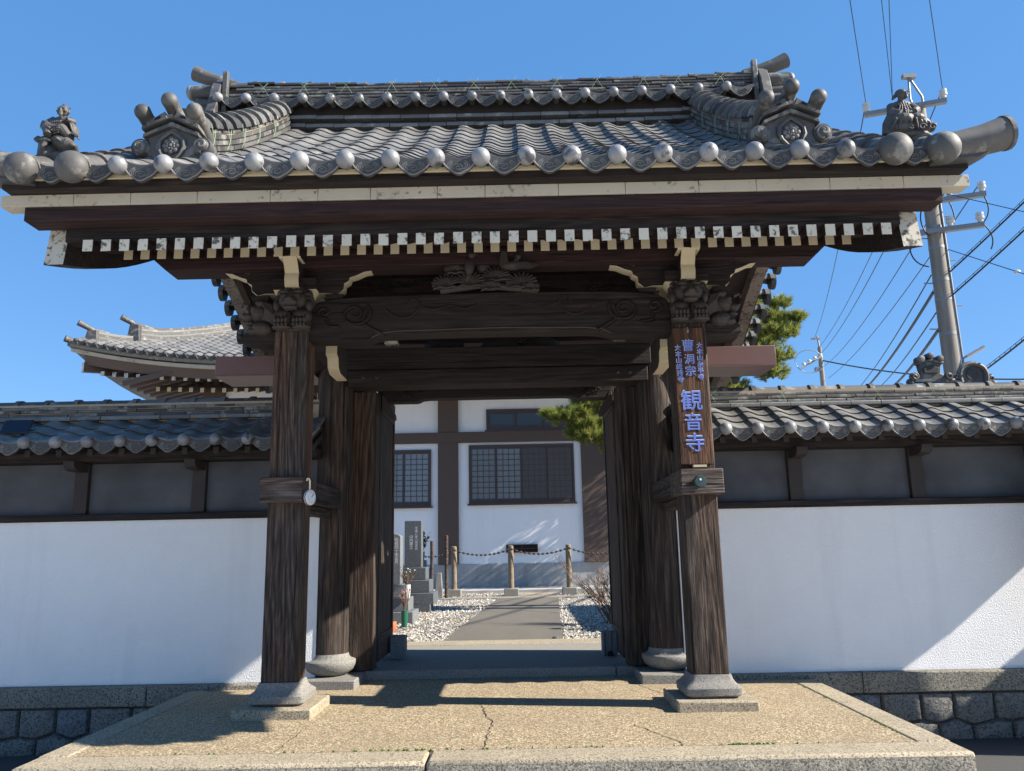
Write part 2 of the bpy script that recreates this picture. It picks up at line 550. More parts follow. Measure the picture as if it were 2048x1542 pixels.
# rough split face of the front kerb, proud of it
for (x0, x1) in ((-2.69, -.41), (-.393, 2.61)):
    f = MB()
    n = int((x1 - x0) / .035)
    vs, fs = [], []
    for i in range(n + 1):
        for j in range(9):
            e = 0 if (i in (0, n) or j in (0, 8)) else 1
            vs.append((x0 + (x1 - x0) * i / n, -.833 - e * random.uniform(.004, .022), -.55 + .53 * j / 8))
    for i in range(n):
        for j in range(8):
            a = i * 9 + j
            fs.append((a, a + 9, a + 10, a + 1))
    f.add(vs, fs)
    f.build('kerb_face', [GRANITE_R], plat, smooth=True, ang=60)
def crack(pts, w=.006, q=.55):
    vs, fs = [], []
    for i, (x, y) in enumerate(pts):
        ww = w * q * random.uniform(.5, 1.3) * (.3 if i in (0, len(pts) - 1) else 1)
        vs += [(x - ww, y, .003), (x + ww, y + ww * .3, .003)]
    for i in range(len(pts) - 1):
        fs.append((2 * i, 2 * i + 1, 2 * i + 3, 2 * i + 2))
    MB().add(vs, fs).build('crack', [BLACK], plat)
def wander(a, b, n, amp):
    return [(a[0] + (b[0] - a[0]) * i / n + random.uniform(-amp, amp), a[1] + (b[1] - a[1]) * i / n + random.uniform(-amp, amp) * .5) for i in range(n + 1)]
crack(wander((-.20, .95), (-.10, .35), 14, .018) + wander((-.06, .2), (-.10, -.54), 16, .014), .006)
crack(wander((.86, .02), (1.10, -.54), 15, .014), .006)
crack(wander((.95, 2.0), (1.30, .95), 18, .02), .005)
crack(wander((-1.30, .15), (-1.32, -.53), 14, .01), .004)
mo = MB()
for i in range(110):
    if random.random() < .75:
        x, y = random.choice([random.gauss(1.45, .12), random.gauss(.0, .9), random.gauss(-.6, .2)]), -.556 + random.uniform(-.012, .012)
    else:
        y = random.choice([random.gauss(.9, .1), random.gauss(-.2, .15), random.gauss(1.35, .06)]); x = 2.421 + random.uniform(-.01, .008)
    if abs(x) < 2.5 or x > 2.4:
        mo.sphere((x, y, .004), (random.uniform(.004, .012), .005, .006), 5, 4)
o = mo.build('moss', [MOSS]); o['kind'] = 'stuff'

# raised floor in the gateway
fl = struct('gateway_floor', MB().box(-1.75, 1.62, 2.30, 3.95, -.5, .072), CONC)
for x0, x1 in ((-1.29, .995), (1.0, 1.16)):
    MB().box(x0, x1, 2.06, 2.298, -.3, .078).build('threshold_stone', [GRANITE_G], fl, bev=.012)
MB().box(-1.75, 1.62, 3.953, 4.36, -.3, .079).build('threshold_stone', [GRANITE], fl, bev=.01)

# the path through the yard
struct('yard_path', MB().add([(-.83, 4.362, .055), (.63, 4.362, .055), (.98, 12.75, .055), (-.36, 12.75, .055)], [(0, 1, 2, 3)]), PATHM)
struct('cross_path', MB().box(-2.2, 7, 12.755, 13.35, -.2, .058), CONC)
struct('hall_apron', MB().box(-16, 9, 15.3, 17, -.2, .10), FOUND)
# loose stones of the gravel, two heaps of real geometry each side of the path
def gravel(name, test, n):
    g = MB()
    base = [Vector(p) for p in ((1, 0, 0), (-.9, .1, 0), (0, 1, .1), (.1, -1, 0), (0, 0, .7), (0, .1, -.6))]
    fs = [(0, 2, 4), (2, 1, 4), (1, 3, 4), (3, 0, 4), (2, 0, 5), (1, 2, 5), (3, 1, 5), (0, 3, 5)]
    c = 0
    while c < n:
        y = 4.4 + (15.2 - 4.4) * random.random() ** 1.6
        x = random.uniform(-3.4, 2.8)
        if not test(x, y):
            continue
        r = random.uniform(.012, .030)
        q = Matrix.Rotation(random.uniform(0, 6.3), 3, 'Z') @ Matrix.Rotation(random.uniform(-.5, .5), 3, 'X')
        g.add([Vector((x, y, .04)) + q @ Vector((p.x * r * random.uniform(.7, 1.3), p.y * r, p.z * r)) for p in base], fs)
        c += 1
    o = g.build(name, [PEB])
    o['kind'] = 'stuff'
lx = lambda y: -.83 + (y - 4.36) * .056
rx = lambda y: .63 + (y - 4.36) * .0417
gravel('gravel', lambda x, y: (x < lx(y) + .03 or x > rx(y) - .03) and not (12.75 < y < 13.35), 11000)

# ================================================================ ROOF TILES
def wave(t, A=.034):
    return A * (.5 + .5 * cos(2 * pi * t)) ** 1.25
def tile_mesh(name, w, L, th=.028, mats=None, n=9):
    ts = [-.13 + 1.13 * i / n for i in range(n + 1)]
    mb = MB()
    vs = []
    for (y, dz) in ((0, 0), (L, -.012)):
        for lay in (0, 1):
            for t in ts:
                vs.append((t * w, y, wave(t) + .015 * (1 - t) + dz + (th if lay == 0 else 0)))
    k = n + 1
    fs, fe = [], []
    for i in range(n):
        fs.append((i, i + 1, 2 * k + i + 1, 2 * k + i))             # top
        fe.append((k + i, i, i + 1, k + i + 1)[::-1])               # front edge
        fs.append((k + i, k + i + 1, 3 * k + i + 1, 3 * k + i))     # underside
    fs.append((0, k, 3 * k, 2 * k))
    fs.append((k - 1, 2 * k - 1, 4 * k - 1, 3 * k - 1))
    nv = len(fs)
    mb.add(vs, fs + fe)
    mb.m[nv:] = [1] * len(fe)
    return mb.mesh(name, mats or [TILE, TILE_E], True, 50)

def eave_mesh(name, w, L, slope, ball=.058, flatball=False, relief=True):
    mb = MB()
    src = tile_mesh('tmp', w, L)
    rot = Matrix.Rotation(slope, 3, 'X')
    mb.add([rot @ v.co for v in src.vertices], [tuple(p.vertices) for p in src.polygons], 0)
    bpy.data.meshes.remove(src)
    # hanging pendant between two crests
    n = 18
    top, bot = [], []
    for i in range(n + 1):
        t = .06 + .88 * i / n
        u = (t - .06) / .88
        zt = wave(t) + .015 * (1 - t) + .012
        d = .018 + .075 * max(0, sin(pi * u)) ** .75 + .007 * abs(sin(3 * pi * u))
        top.append((t * w, zt)); bot.append((t * w, zt - d))
    pts = top + bot[::-1]
    k = len(pts)
    vs = [(p[0], -.022, p[1]) for p in pts] + [(p[0], .0, p[1]) for p in pts]
    fs = []
    for i in range(n):
        a, b, c, d = i, i + 1, k - 2 - i, k - 1 - i
        fs.append((a, b, c, d)); fs.append((k + a, k + b, k + c, k + d)[::-1])
    fs += [(i, (i + 1) % k, k + (i + 1) % k, k + i) for i in range(k)]
    mb.add(vs, fs, 1)
    # raised rim and whorl relief
    rim = [(bot[i][0], -.024, bot[i][1] + .006) for i in range(1, n)]
    mb.tube(rim, .0055, 4, 0)
    if relief:
        cx, cz = .5 * w, wave(.5) - .033
        for ph, turns, r1 in ((0, 1.6, .030),):
            mb.tube([(cx + 1.25 * (.004 + (r1 - .004) * i / 26) * cos(ph + turns * 2 * pi * i / 26), -.024,
                      cz + .85 * (.004 + (r1 - .004) * i / 26) * sin(ph + turns * 2 * pi * i / 26)) for i in range(27)], .0036, 3, 0)
        for s in (-1, 1):
            for q in range(3):
                rr = .040 + .011 * q
                mb.tube([(cx + s * (rr + .006) * cos(a), -.024, cz + .010 + .62 * rr * sin(a)) for a in [R(-58 + 17 * j + 6 * q) for j in range(7)]], .0034, 3, 0)
    if ball:
        mb.lathe([(ball * .62, .10), (ball * .66, 0), (ball * .8, -.012)], (0, 0, wave(0) - .004), 12, 'y', 0)
        mb.sphere((0, -.030, wave(0) - .006), ball, 18, 12, 2)
    return mb.mesh(name, [TILE, TILE_S, TILE_B], True, 50)

def put(name, me, parent, loc, slope=0, rz=0, jit=0):
    mat = Matrix.Translation(Vector(loc) + Vector((random.uniform(-jit, jit), random.uniform(-jit, jit), random.uniform(-jit, jit) * .6)))
    if rz: mat = mat @ Matrix.Rotation(rz, 4, 'Z')
    if slope: mat = mat @ Matrix.Rotation(slope, 4, 'X')
    return link(name, me, parent, mat)

def half_cap(name, L, r, mats, n=8, collar=True):
    """half round cover tile lying along X, with a raised collar at its end"""
    mb = MB()
    def arc(x, rr):
        return [(x, -rr * cos(pi * j / n), rr * sin(pi * j / n) * .85) for j in range(n + 1)]
    rings = [arc(0, r), arc(L - .045, r)] + ([arc(L - .045, r * 1.22), arc(L, r * 1.22), arc(L, r * .9)] if collar else [arc(L, r)])
    vs = [p for q in rings for p in q]
    fs = []
    for a in range(len(rings) - 1):
        for j in range(n):
            fs.append((a * (n + 1) + j, a * (n + 1) + j + 1, (a + 1) * (n + 1) + j + 1, (a + 1) * (n + 1) + j))
    fs.append(tuple(range(n + 1)))
    e = (len(rings) - 1) * (n + 1)
    fs.append(tuple(e + j for j in range(n + 1)))
    mb.add(vs, fs)
    return mb.mesh(name, mats, True, 40)

def wire_cross(p, dx, dz, parent, y2=0):
    """a green tie wire, crossed over the ridge courses"""
    x, y, z = p
    mb = MB()
    for s in (-1, 1):
        mb.tube([(x - s * dx + random.uniform(-.01, .01), y - .004, z - dz), (x + random.uniform(-.01, .01), y - .012 + y2 * .5, z - dz * .35), (x + s * dx * .8, y + y2, z)], .0017, 4)
    mb.tube([(x, y - .012, z - dz * .35), (x + .03, y - .02, z - dz * .2), (x + .05, y - .03, z + .01)], .0014, 3)
    mb.build('tie_wire', [GREENW], parent)

# ================================================================ BOUNDARY WALLS
WP = .277
WTILE = tile_mesh('roof_tile', WP, .29)
WSL = math.atan(.48)
WEAVE = eave_mesh('eave_tile', WP, .29, WSL, .054)
WCAP = half_cap('cap_tile', WP, .072, [TILE_D])
def brick_mesh(name, w, d, h, mats, ch=.006):
    return MB().prism([(.003, 0), (d, 0), (d, h), (.012, h), (0, h * .72), (0, h * .2)], 'x', .003, w - .003).mesh(name, mats)
WBRICK = brick_mesh('ridge_tile', .27, .25, .0275, [TILE_D])
WPLATE = brick_mesh('ridge_plate_tile', WP, .33, .041, [TILE])
def boundary_wall(x0, x1, ball0, posts, label, side):
    w = thing('boundary_wall', label, 'wall', ((x0 + x1) / 2, 1.9, .04))
    MB().box(x0, x1, 1.75, 2.05, .046, 1.455).build('plaster_face', [PLASTER], w)
    MB().box(x0, x1, 1.713, 2.08, 1.457, 1.517).build('sill_rail', [W_BX], w, bev=.006)
    MB().box(x0, x1, 1.60, 2.00, 1.978, 2.064).build('eave_beam', [W_BX], w, bev=.006)
    ps = [x0] + posts + [x1]
    for a, b in zip(ps, ps[1:]):
        MB().box(a + (.063 if a != x0 else 0), b - (.063 if b != x1 else 0), 1.795, 2.02, 1.518, 1.977).build('wall_panel', [PANEL], w)
    for p in posts:
        q = MB().box(p - .062, p + .062, 1.745, 2.04, 1.518, 1.977).build('post', [W_DARK], w, bev=.006)
        MB().prism([(1.744, 1.895), (1.744, 1.976), (1.51, 1.976), (1.51, 1.943), (1.54, 1.91), (1.59, 1.895)], 'x', p - .048, p + .048).build('bracket', [W_DARK], q)
    x = x0 + .1
    while x < x1:
        MB().prism([(1.42, 2.010), (1.9, 2.23), (1.9, 2.29), (1.42, 2.070)], 'x', x - .024, x + .024).build('rafter', [W_DARK], w)
        x += WP
    # roof
    deck = MB().prism([(1.32, 2.070), (1.32, 2.096), (1.79, 2.325), (2.01, 2.325), (2.48, 2.096), (2.48, 2.070), (1.9, 2.31)], 'x', x0, x1).build('roof_deck', [W_DARK], w)
    MB().prism([(1.325, 2.098), (1.375, 2.122), (1.375, 2.134), (1.325, 2.110)], 'x', x0, x1).build('mortar', [CLAY], deck)
    n0 = math.ceil((x0 - ball0) / WP + .2)
    n1 = math.floor((x1 - ball0) / WP - .9)
    for i in range(n0, n1 + 1):
        X = ball0 + WP * i
        put('eave_tile', WEAVE, deck, (X, 1.32, 2.090), 0, 0, .003)
        for r in (1, 2):
            put('roof_tile', WTILE, deck, (X, 1.32 + .165 * r * cos(WSL), 2.094 + .006 * r + .165 * r * sin(WSL)), WSL, 0, .003)
    ridge = MB().box(x0, x1, 1.80, 2.00, 2.31, 2.542).build('ridge', [CLAY], w)
    x = x0
    while x < x1 - .27:
        put('ridge_plate_tile', WPLATE, ridge, (x, 1.73, 2.379), 0, 0, .002)
        x += WP
    for c in range(3):
        x = x0 + .092 * c
        while x < x1 - .27:
            put('ridge_tile', WBRICK, ridge, (x, 1.772 + .008 * c, 2.4235 + .0357 * c), 0, 0, .005)
            x += .274
    x = x0
    while x < x1 - .27:
        put('cap_tile', WCAP, ridge, (x, 1.9, 2.531), 0, 0, .002)
        x += WP
    return w, ridge

wl_, rl_ = boundary_wall(-8.7, -1.66, -2.188, [-7.07, -6.0, -4.92, -3.846, -2.770], 'white plaster wall with dark panels and tiled roof, bearing a solar panel, left of the gate', -1)
wr_, rr_ = boundary_wall(1.56, 6.36, 1.937, [2.657, 3.756, 4.836, 5.91], 'white plaster wall with dark panels and tiled roof beside the written name board, right of the gate', 1)
for x in (1.95, 2.60, 3.49, 4.0, 4.6):
    wire_cross((x, 1.768, 2.545), .05, .13, rr_)
for x in (-2.1, -3.2, -4.28):
    wire_cross((x, 1.768, 2.545), .02, .05, rl_)

# stone retaining base under each wall
def retaining(x0, x1, label, seed):
    rn = random.Random(seed)
    t = thing('retaining_wall', label, 'stone wall', ((x0 + x1) / 2, 1.8, -.5))
    MB().box(x0, x1, 1.73, 2.04, -.57, .02).build('backing', [STONE_D], t)
    x = x0
    joints = [x0]
    while x < x1 - .4:
        x += rn.uniform(1.25, 1.6)
        joints.append(min(x, x1))
    if joints[-1] < x1: joints.append(x1)
    for a, b in zip(joints, joints[1:]):
        MB().box(a + .003, b - .003, 1.664, 2.06, -.123, .044).build('coping_stone', [GRANITE_R], t, bev=.012)
    W = .322
    n = int((x1 - x0) / W)
    J = lambda s=.018: rn.uniform(-s, s)
    xs = [x0 + W * i + J(.03) for i in range(n + 1)]
    top = -.128
    mids = [(-.343 + J(), -.30 + J()) for i in range(n + 1)]
    pk = [((xs[i] + xs[i + 1]) / 2 + J(.03), -.39 + J(.015)) for i in range(n)]
    def stone(poly):
        cx = sum(p[0] for p in poly) / len(poly); cz = sum(p[1] for p in poly) / len(poly)
        def sh(p, d):
            v = Vector((cx - p[0], cz - p[1])); v.normalize()
            return (p[0] + v.x * d, p[1] + v.y * d)
        k = len(poly)
        l0, l1 = [sh(p, .006) for p in poly], [sh(p, .024) for p in poly]
        inn = [sh(p, .09) for p in poly]
        vs = [(p[0], 1.76, p[1]) for p in l0] + [(p[0], 1.712, p[1]) for p in l0]
        vs += [(p[0], 1.685 + rn.uniform(-.005, .005), p[1]) for p in l1] + [(p[0], 1.668 + rn.uniform(-.008, .008), p[1]) for p in inn]
        fs = []
        for a in range(3):
            for i in range(k):
                fs.append((a * k + i, a * k + (i + 1) % k, (a + 1) * k + (i + 1) % k, (a + 1) * k + i))
        fs.append(tuple(3 * k + i for i in range(k)))
        MB().add(vs, fs).build('stone', [STONE_D if rn.random() < .75 else STONE_E], t, smooth=True, ang=32)
    for i in range(n):
        stone([(xs[i], top), (xs[i + 1], top), (xs[i + 1], mids[i + 1][0]), pk[i], (xs[i], mids[i][0])])
    for i in range(n - 1):
        stone([pk[i], (xs[i + 1], mids[i + 1][0]), pk[i + 1], (pk[i + 1][0] + J(), -.515), (pk[i][0] + J(), -.515)])
    return t
retaining(-8.7, -1.66, 'dark polygonal stone base with granite coping under the left plaster wall', 3)
retaining(1.58, 6.68, 'dark polygonal stone base with granite coping under the right plaster wall, partly sunlit', 5)

# roofed board and post added out of view to shade the right wall
nb = thing('added_shade_board', 'roofed board added out of view to shade the right wall', 'shade board', (5.5, 1.05, -.5))
for x in (4.75, 6.4):
    MB().box(x - .05, x + .05, 1.08, 1.18, -.56, 2.20).build('post', [W_DARK], nb)
MB().box(4.8, 6.35, 1.11, 1.15, .6, 1.7).build('board', [W_BX], nb)
MB().prism([(.98, 2.16), (.98, 2.20), (1.13, 2.33), (1.287, 2.26), (1.287, 2.20)], 'x', 4.62, 6.5).build('roof', [BROWN], nb)
wp = MB().box(7.0, 7.6, .6, 2.1, -.56, 1.97).build('added_shade_post', [GRANITE_G], bev=.02)
tag(wp, 'thick granite post added out of view to shade the right wall', 'shade post')
# ================================================================ THE GATE
GX = -.06
PL, PR = -1.625, 1.508            # front pillar centres
G = thing('temple_gate', 'large dark wooden temple gate with heavy grey tiled roof, doors standing open', 'temple gate', (GX, 1.85, 0))
Y0, Y1 = -1.03, 1.70
def roof_z(y):
    if y > 1.85: y = 3.70 - y
    t = (y - Y0) / (Y1 - Y0)
    return 3.44 + 1.74 * t - .085 * 4 * t * (1 - t)
def slope_at(y):
    return math.atan((roof_z(y + .02) - roof_z(y - .02)) / .04)
def row_points(step, n, y=Y0):
    pts = []
    for i in range(n):
        pts.append((y, roof_z(y), slope_at(max(y, Y0 + .02) + .1)))
        y += step * cos(slope_at(y + .1))
    return pts

# --- pillars and bases
for cx in (PL, PR):
    MB().box(cx - .285, cx + .285, .37, .97, -.04, .07).build('plinth', [GRANITE], G, bev=.012)
    pb, ring = MB(), [(.170, .068), (.203, .092), (.206, .138), (.196, .150), (.170, .168), (.153, .192), (.143, .225)]
    q8 = [(1, .80), (.93, .93), (.80, 1), (-.80, 1), (-.93, .93), (-1, .80), (-1, -.80), (-.93, -.93), (-.80, -1), (.80, -1), (.93, -.93), (1, -.80)]
    vs = [(cx + r * a, .66 + r * b, z) for (r, z) in ring for (a, b) in q8]
    fs = [(12 * i + j, 12 * i + (j + 1) % 12, 12 * i + 12 + (j + 1) % 12, 12 * i + 12 + j) for i in range(len(ring) - 1) for j in range(12)]
    pb.add(vs, fs + [tuple(range(12)), tuple(range(12 * len(ring) - 12, 12 * len(ring)))]).build('pillar_base', [GRANITE_G], G, smooth=True, ang=32)
    MB().box(cx - .130, cx + .130, .53, .79, .22, 2.86).build('front_pillar', [W_POST], G, bev=.012)
for cx in (-1.575, 1.445):
    MB().box(cx - (.14 if cx < 0 else .30), cx + (.30 if cx < 0 else .2), 1.56, 2.055, -.04, .076).build('plinth', [GRANITE_G], G, bev=.012)
    MB().lathe([(.12, .074), (.17, .09), (.215, .125), (.232, .165), (.236, .195), (.228, .205), (.20, .212), (.178, .232), (.170, .262)], (cx, 1.90, 0), 32).build('pillar_base', [GRANITE_G], G, smooth=True, ang=50)
    ring = [(.166, .25), (.168, .3), (.166, 1.0), (.168, 1.8), (.164, 2.82)]
    MB().lathe(ring, (cx, 1.90, 0), 24).build('main_pillar', [W_POST2], G, smooth=True, ang=60)
for x0, x1 in ((-1.468, -1.215), (1.105, 1.345)):
    MB().box(x0, x1, 2.06, 2.28, .076, 2.66).build('door_post', [W_POST2], G, bev=.01)
for cx in (PL, PR):
    MB().box(cx - .12, cx + .12, 2.94, 3.18, .06, 3.2).build('rear_pillar', [W_POST2], G, bev=.01)
# --- tie rails between front and main pillars
for cx in (PL, PR):
    MB().box(cx - .16, cx + .16, .42, .84, 1.513, 1.70).build('tie_block', [W_RAILX], G, bev=.008)
    MB().box(cx - .152, cx + .152, .838, 1.80, 1.520, 1.694).build('tie_rail', [W_RAILY], G, bev=.008)
    s = 1 if cx < 0 else -1
    MB().box(cx + s * .02 - .06, cx + s * .02 + .06, .80, 1.72, 1.445, 1.516).build('wedge_block', [W_RAILY], G, bev=.005)
bp = MB().lathe([(.010, -.078), (.041, -.076), (.044, -.07), (.044, -.012), (.03, 0)], (1.478, .42, 1.600), 24, 'y')
bp = bp.build('nail_cover', [COPPER], G, smooth=True, ang=30)
MB().lathe([(.006, -.006), (.011, -.003), (.011, 0)], (1.476, .347, 1.612), 10, 'y').build('stud', [INK], bp)

# --- carved scroll work
def scroll(parent, x, y, z, s, d=1, mat=None):
    mb = MB()
    def sp(cx, cz, r, turns, ph, tail=None):
        n = 34
        p = []
        for i in range(n + 1):
            f = i / n
            a = ph + d * turns * 2 * pi * f
            rr = r * (.16 + .84 * f)
            p.append((cx + rr * cos(a), y, cz + .82 * rr * sin(a)))
        if tail:
            e = p[-1]
            for q in tail:
                p.append((e[0] + d * q[0] * s, y, e[2] + q[1] * s))
        if tail: p = p[:n] + spl(p[n:], 5)
        mb.tube([(q[0], q[1] - .002, q[2]) for q in p], .011 * s ** .5, 6)
        mb.tube([(q[0] + .020, q[1] + .002, q[2] - .020) for q in p], .007 * s ** .5, 5)
    sp(x, z, .105 * s, 1.55, R(200 if d > 0 else -20), [(-.03, -.10), (.02, -.15), (.10, -.19)])
    sp(x - d * .20 * s, z + .012 * s, .05 * s, 1.3, R(180 if d > 0 else 0), [(.01, -.05), (.08, -.06)])
    vine = [(x + d * q[0] * s, y, z + q[1] * s) for q in ((.19, .03), (.28, -.03), (.37, -.02), (.42, .05), (.38, .09), (.34, .06))]
    mb.tube(spl(vine), .009, 5)
    vine = [(x + d * q[0] * s, y, z + q[1] * s) for q in ((.42, .05), (.52, .02), (.62, .045), (.72, .02), (.80, .05))]
    mb.tube(spl(vine), .008, 5)
    mb.build('carved_scroll', [mat or W_BX], parent, smooth=True, ang=60)
# --- front rainbow beam
n = 20
bot = [(-1.50, 2.785), (-1.02, 2.785), (-.98, 2.80), (-.90, 2.818)] + [(-.8 + 1.5 * i / 10, 2.822 + .006 * sin(pi * i / 10)) for i in range(11)] + [(.80, 2.818), (.88, 2.80), (.92, 2.785), (1.38, 2.785)]
top = [(1.38, 2.95), (1.365, 3.06), (1.30, 3.105), (1.18, 3.13), (.9, 3.145), (0, 3.155), (-1.0, 3.145), (-1.3, 3.13), (-1.42, 3.105), (-1.485, 3.06), (-1.50, 2.95)]
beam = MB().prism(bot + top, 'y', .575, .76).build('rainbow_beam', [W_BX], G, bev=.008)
MB().tube([(-1.0, .573, 2.80), (-.93, .573, 2.835), (-.8, .573, 2.850), (0, .573, 2.862), (.70, .573, 2.850), (.83, .573, 2.835), (.90, .573, 2.80)], .007, 5).build('carved_groove', [CARVED], beam, smooth=True)
scroll(beam, -1.13, .573, 3.00, 1.22, 1)
scroll(beam, 1.01, .573, 3.00, 1.22, -1)
b2 = MB().prism([(-1.45, 3.20), (1.33, 3.20), (1.30, 3.40), (1.15, 3.445), (-1.27, 3.445), (-1.42, 3.40)], 'y', 1.0, 1.15).build('inner_rainbow_beam', [W_BX], G, bev=.008)
scroll(b2, -.98, .997, 3.37, .62, 1)
scroll(b2, .86, .997, 3.37, .62, -1)
# --- beams over the door
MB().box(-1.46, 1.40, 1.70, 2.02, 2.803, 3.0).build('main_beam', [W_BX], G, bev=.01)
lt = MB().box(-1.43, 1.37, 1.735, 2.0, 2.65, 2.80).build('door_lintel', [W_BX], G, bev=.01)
for x in (-1.28, -1.16, 1.09, 1.20):
    MB().sphere((x, 1.733, 2.73), (.022, .014, .022), 10, 6).build('nail_cover', [W_DARK], lt, smooth=True)
bot = [(-1.20, 2.595), (-.86, 2.595), (-.84, 2.60), (-.80, 2.618), (-.74, 2.625), (.62, 2.625), (.70, 2.618), (.74, 2.60), (.77, 2.595), (1.09, 2.595)]
b3 = MB().prism(bot + [(1.09, 2.80), (-1.20, 2.80)], 'y', 2.29, 2.45).build('inner_lintel', [W_BX], G, bev=.006)
scroll(b3, -.95, 2.287, 2.70, .45, 1)
scroll(b3, .85, 2.287, 2.70, .45, -1)
# metal clad ends of the main beam
for x0, x1, s in ((-2.67, -1.745, -1), (1.615, 2.565, 1)):
    c = MB().box(x0, x1, 1.72, 2.20, 2.775, 2.955).build('beam_cladding', [BROWN], G, bev=.004, seg=1)
    xe = x1 + .004 if s > 0 else x0 - .004
    MB().box(x0 - .003, x1 + .003, 1.715, 2.205, 2.765, 2.774).build('drip_edge', [BROWN], c)
    for xx in (x0 + .12 if s > 0 else x1 - .12,):
        MB().sphere((xx, 1.715, 2.885), .016, 10, 6).build('rivet', [STEEL], c, smooth=True)
# --- door leaves folded inwards
for sx, x0 in ((-1, -1.245), (1, 1.125)):
    d = MB().box(x0, x0 + .012, 2.30, 3.22, .12, 2.72).build('door_leaf', [W_POST2], G)
    x = x0 + .0125 if sx < 0 else x0 - .0235
    for a in range(3):
        MB().box(x, x + .010, 2.44 + .235 * a, 2.44 + .235 * a + .231, .36, 2.50).build('plank', [W_POST2], d)
    xx = x0 + .0125 if sx < 0 else x0 - .034
    MB().box(xx, xx + .022, 2.30, 2.436, .12, 2.72).build('stile', [W_POST2], d, bev=.004)
    MB().box(xx, xx + .022, 3.144, 3.22, .12, 2.72).build('stile', [W_POST2], d, bev=.004)
    MB().box(xx, xx + .024, 2.437, 3.143, .12, .358).build('bottom_rail', [W_RAILX], d, bev=.004)
    MB().box(xx, xx + .022, 2.437, 3.143, 2.503, 2.72).build('top_rail', [W_DARK], d, bev=.004)
    xb = -1.20 if sx < 0 else 1.09
    q = [(xb, 2.66), (xb - sx * .02, 2.66), (xb - sx * .13, 2.47), (xb - sx * .135, 2.42), (xb - sx * .10, 2.415), (xb, 2.52)]
    MB().prism(q, 'y', 2.285, 2.38).build('corner_brace', [W_DARK], G, bev=.004)

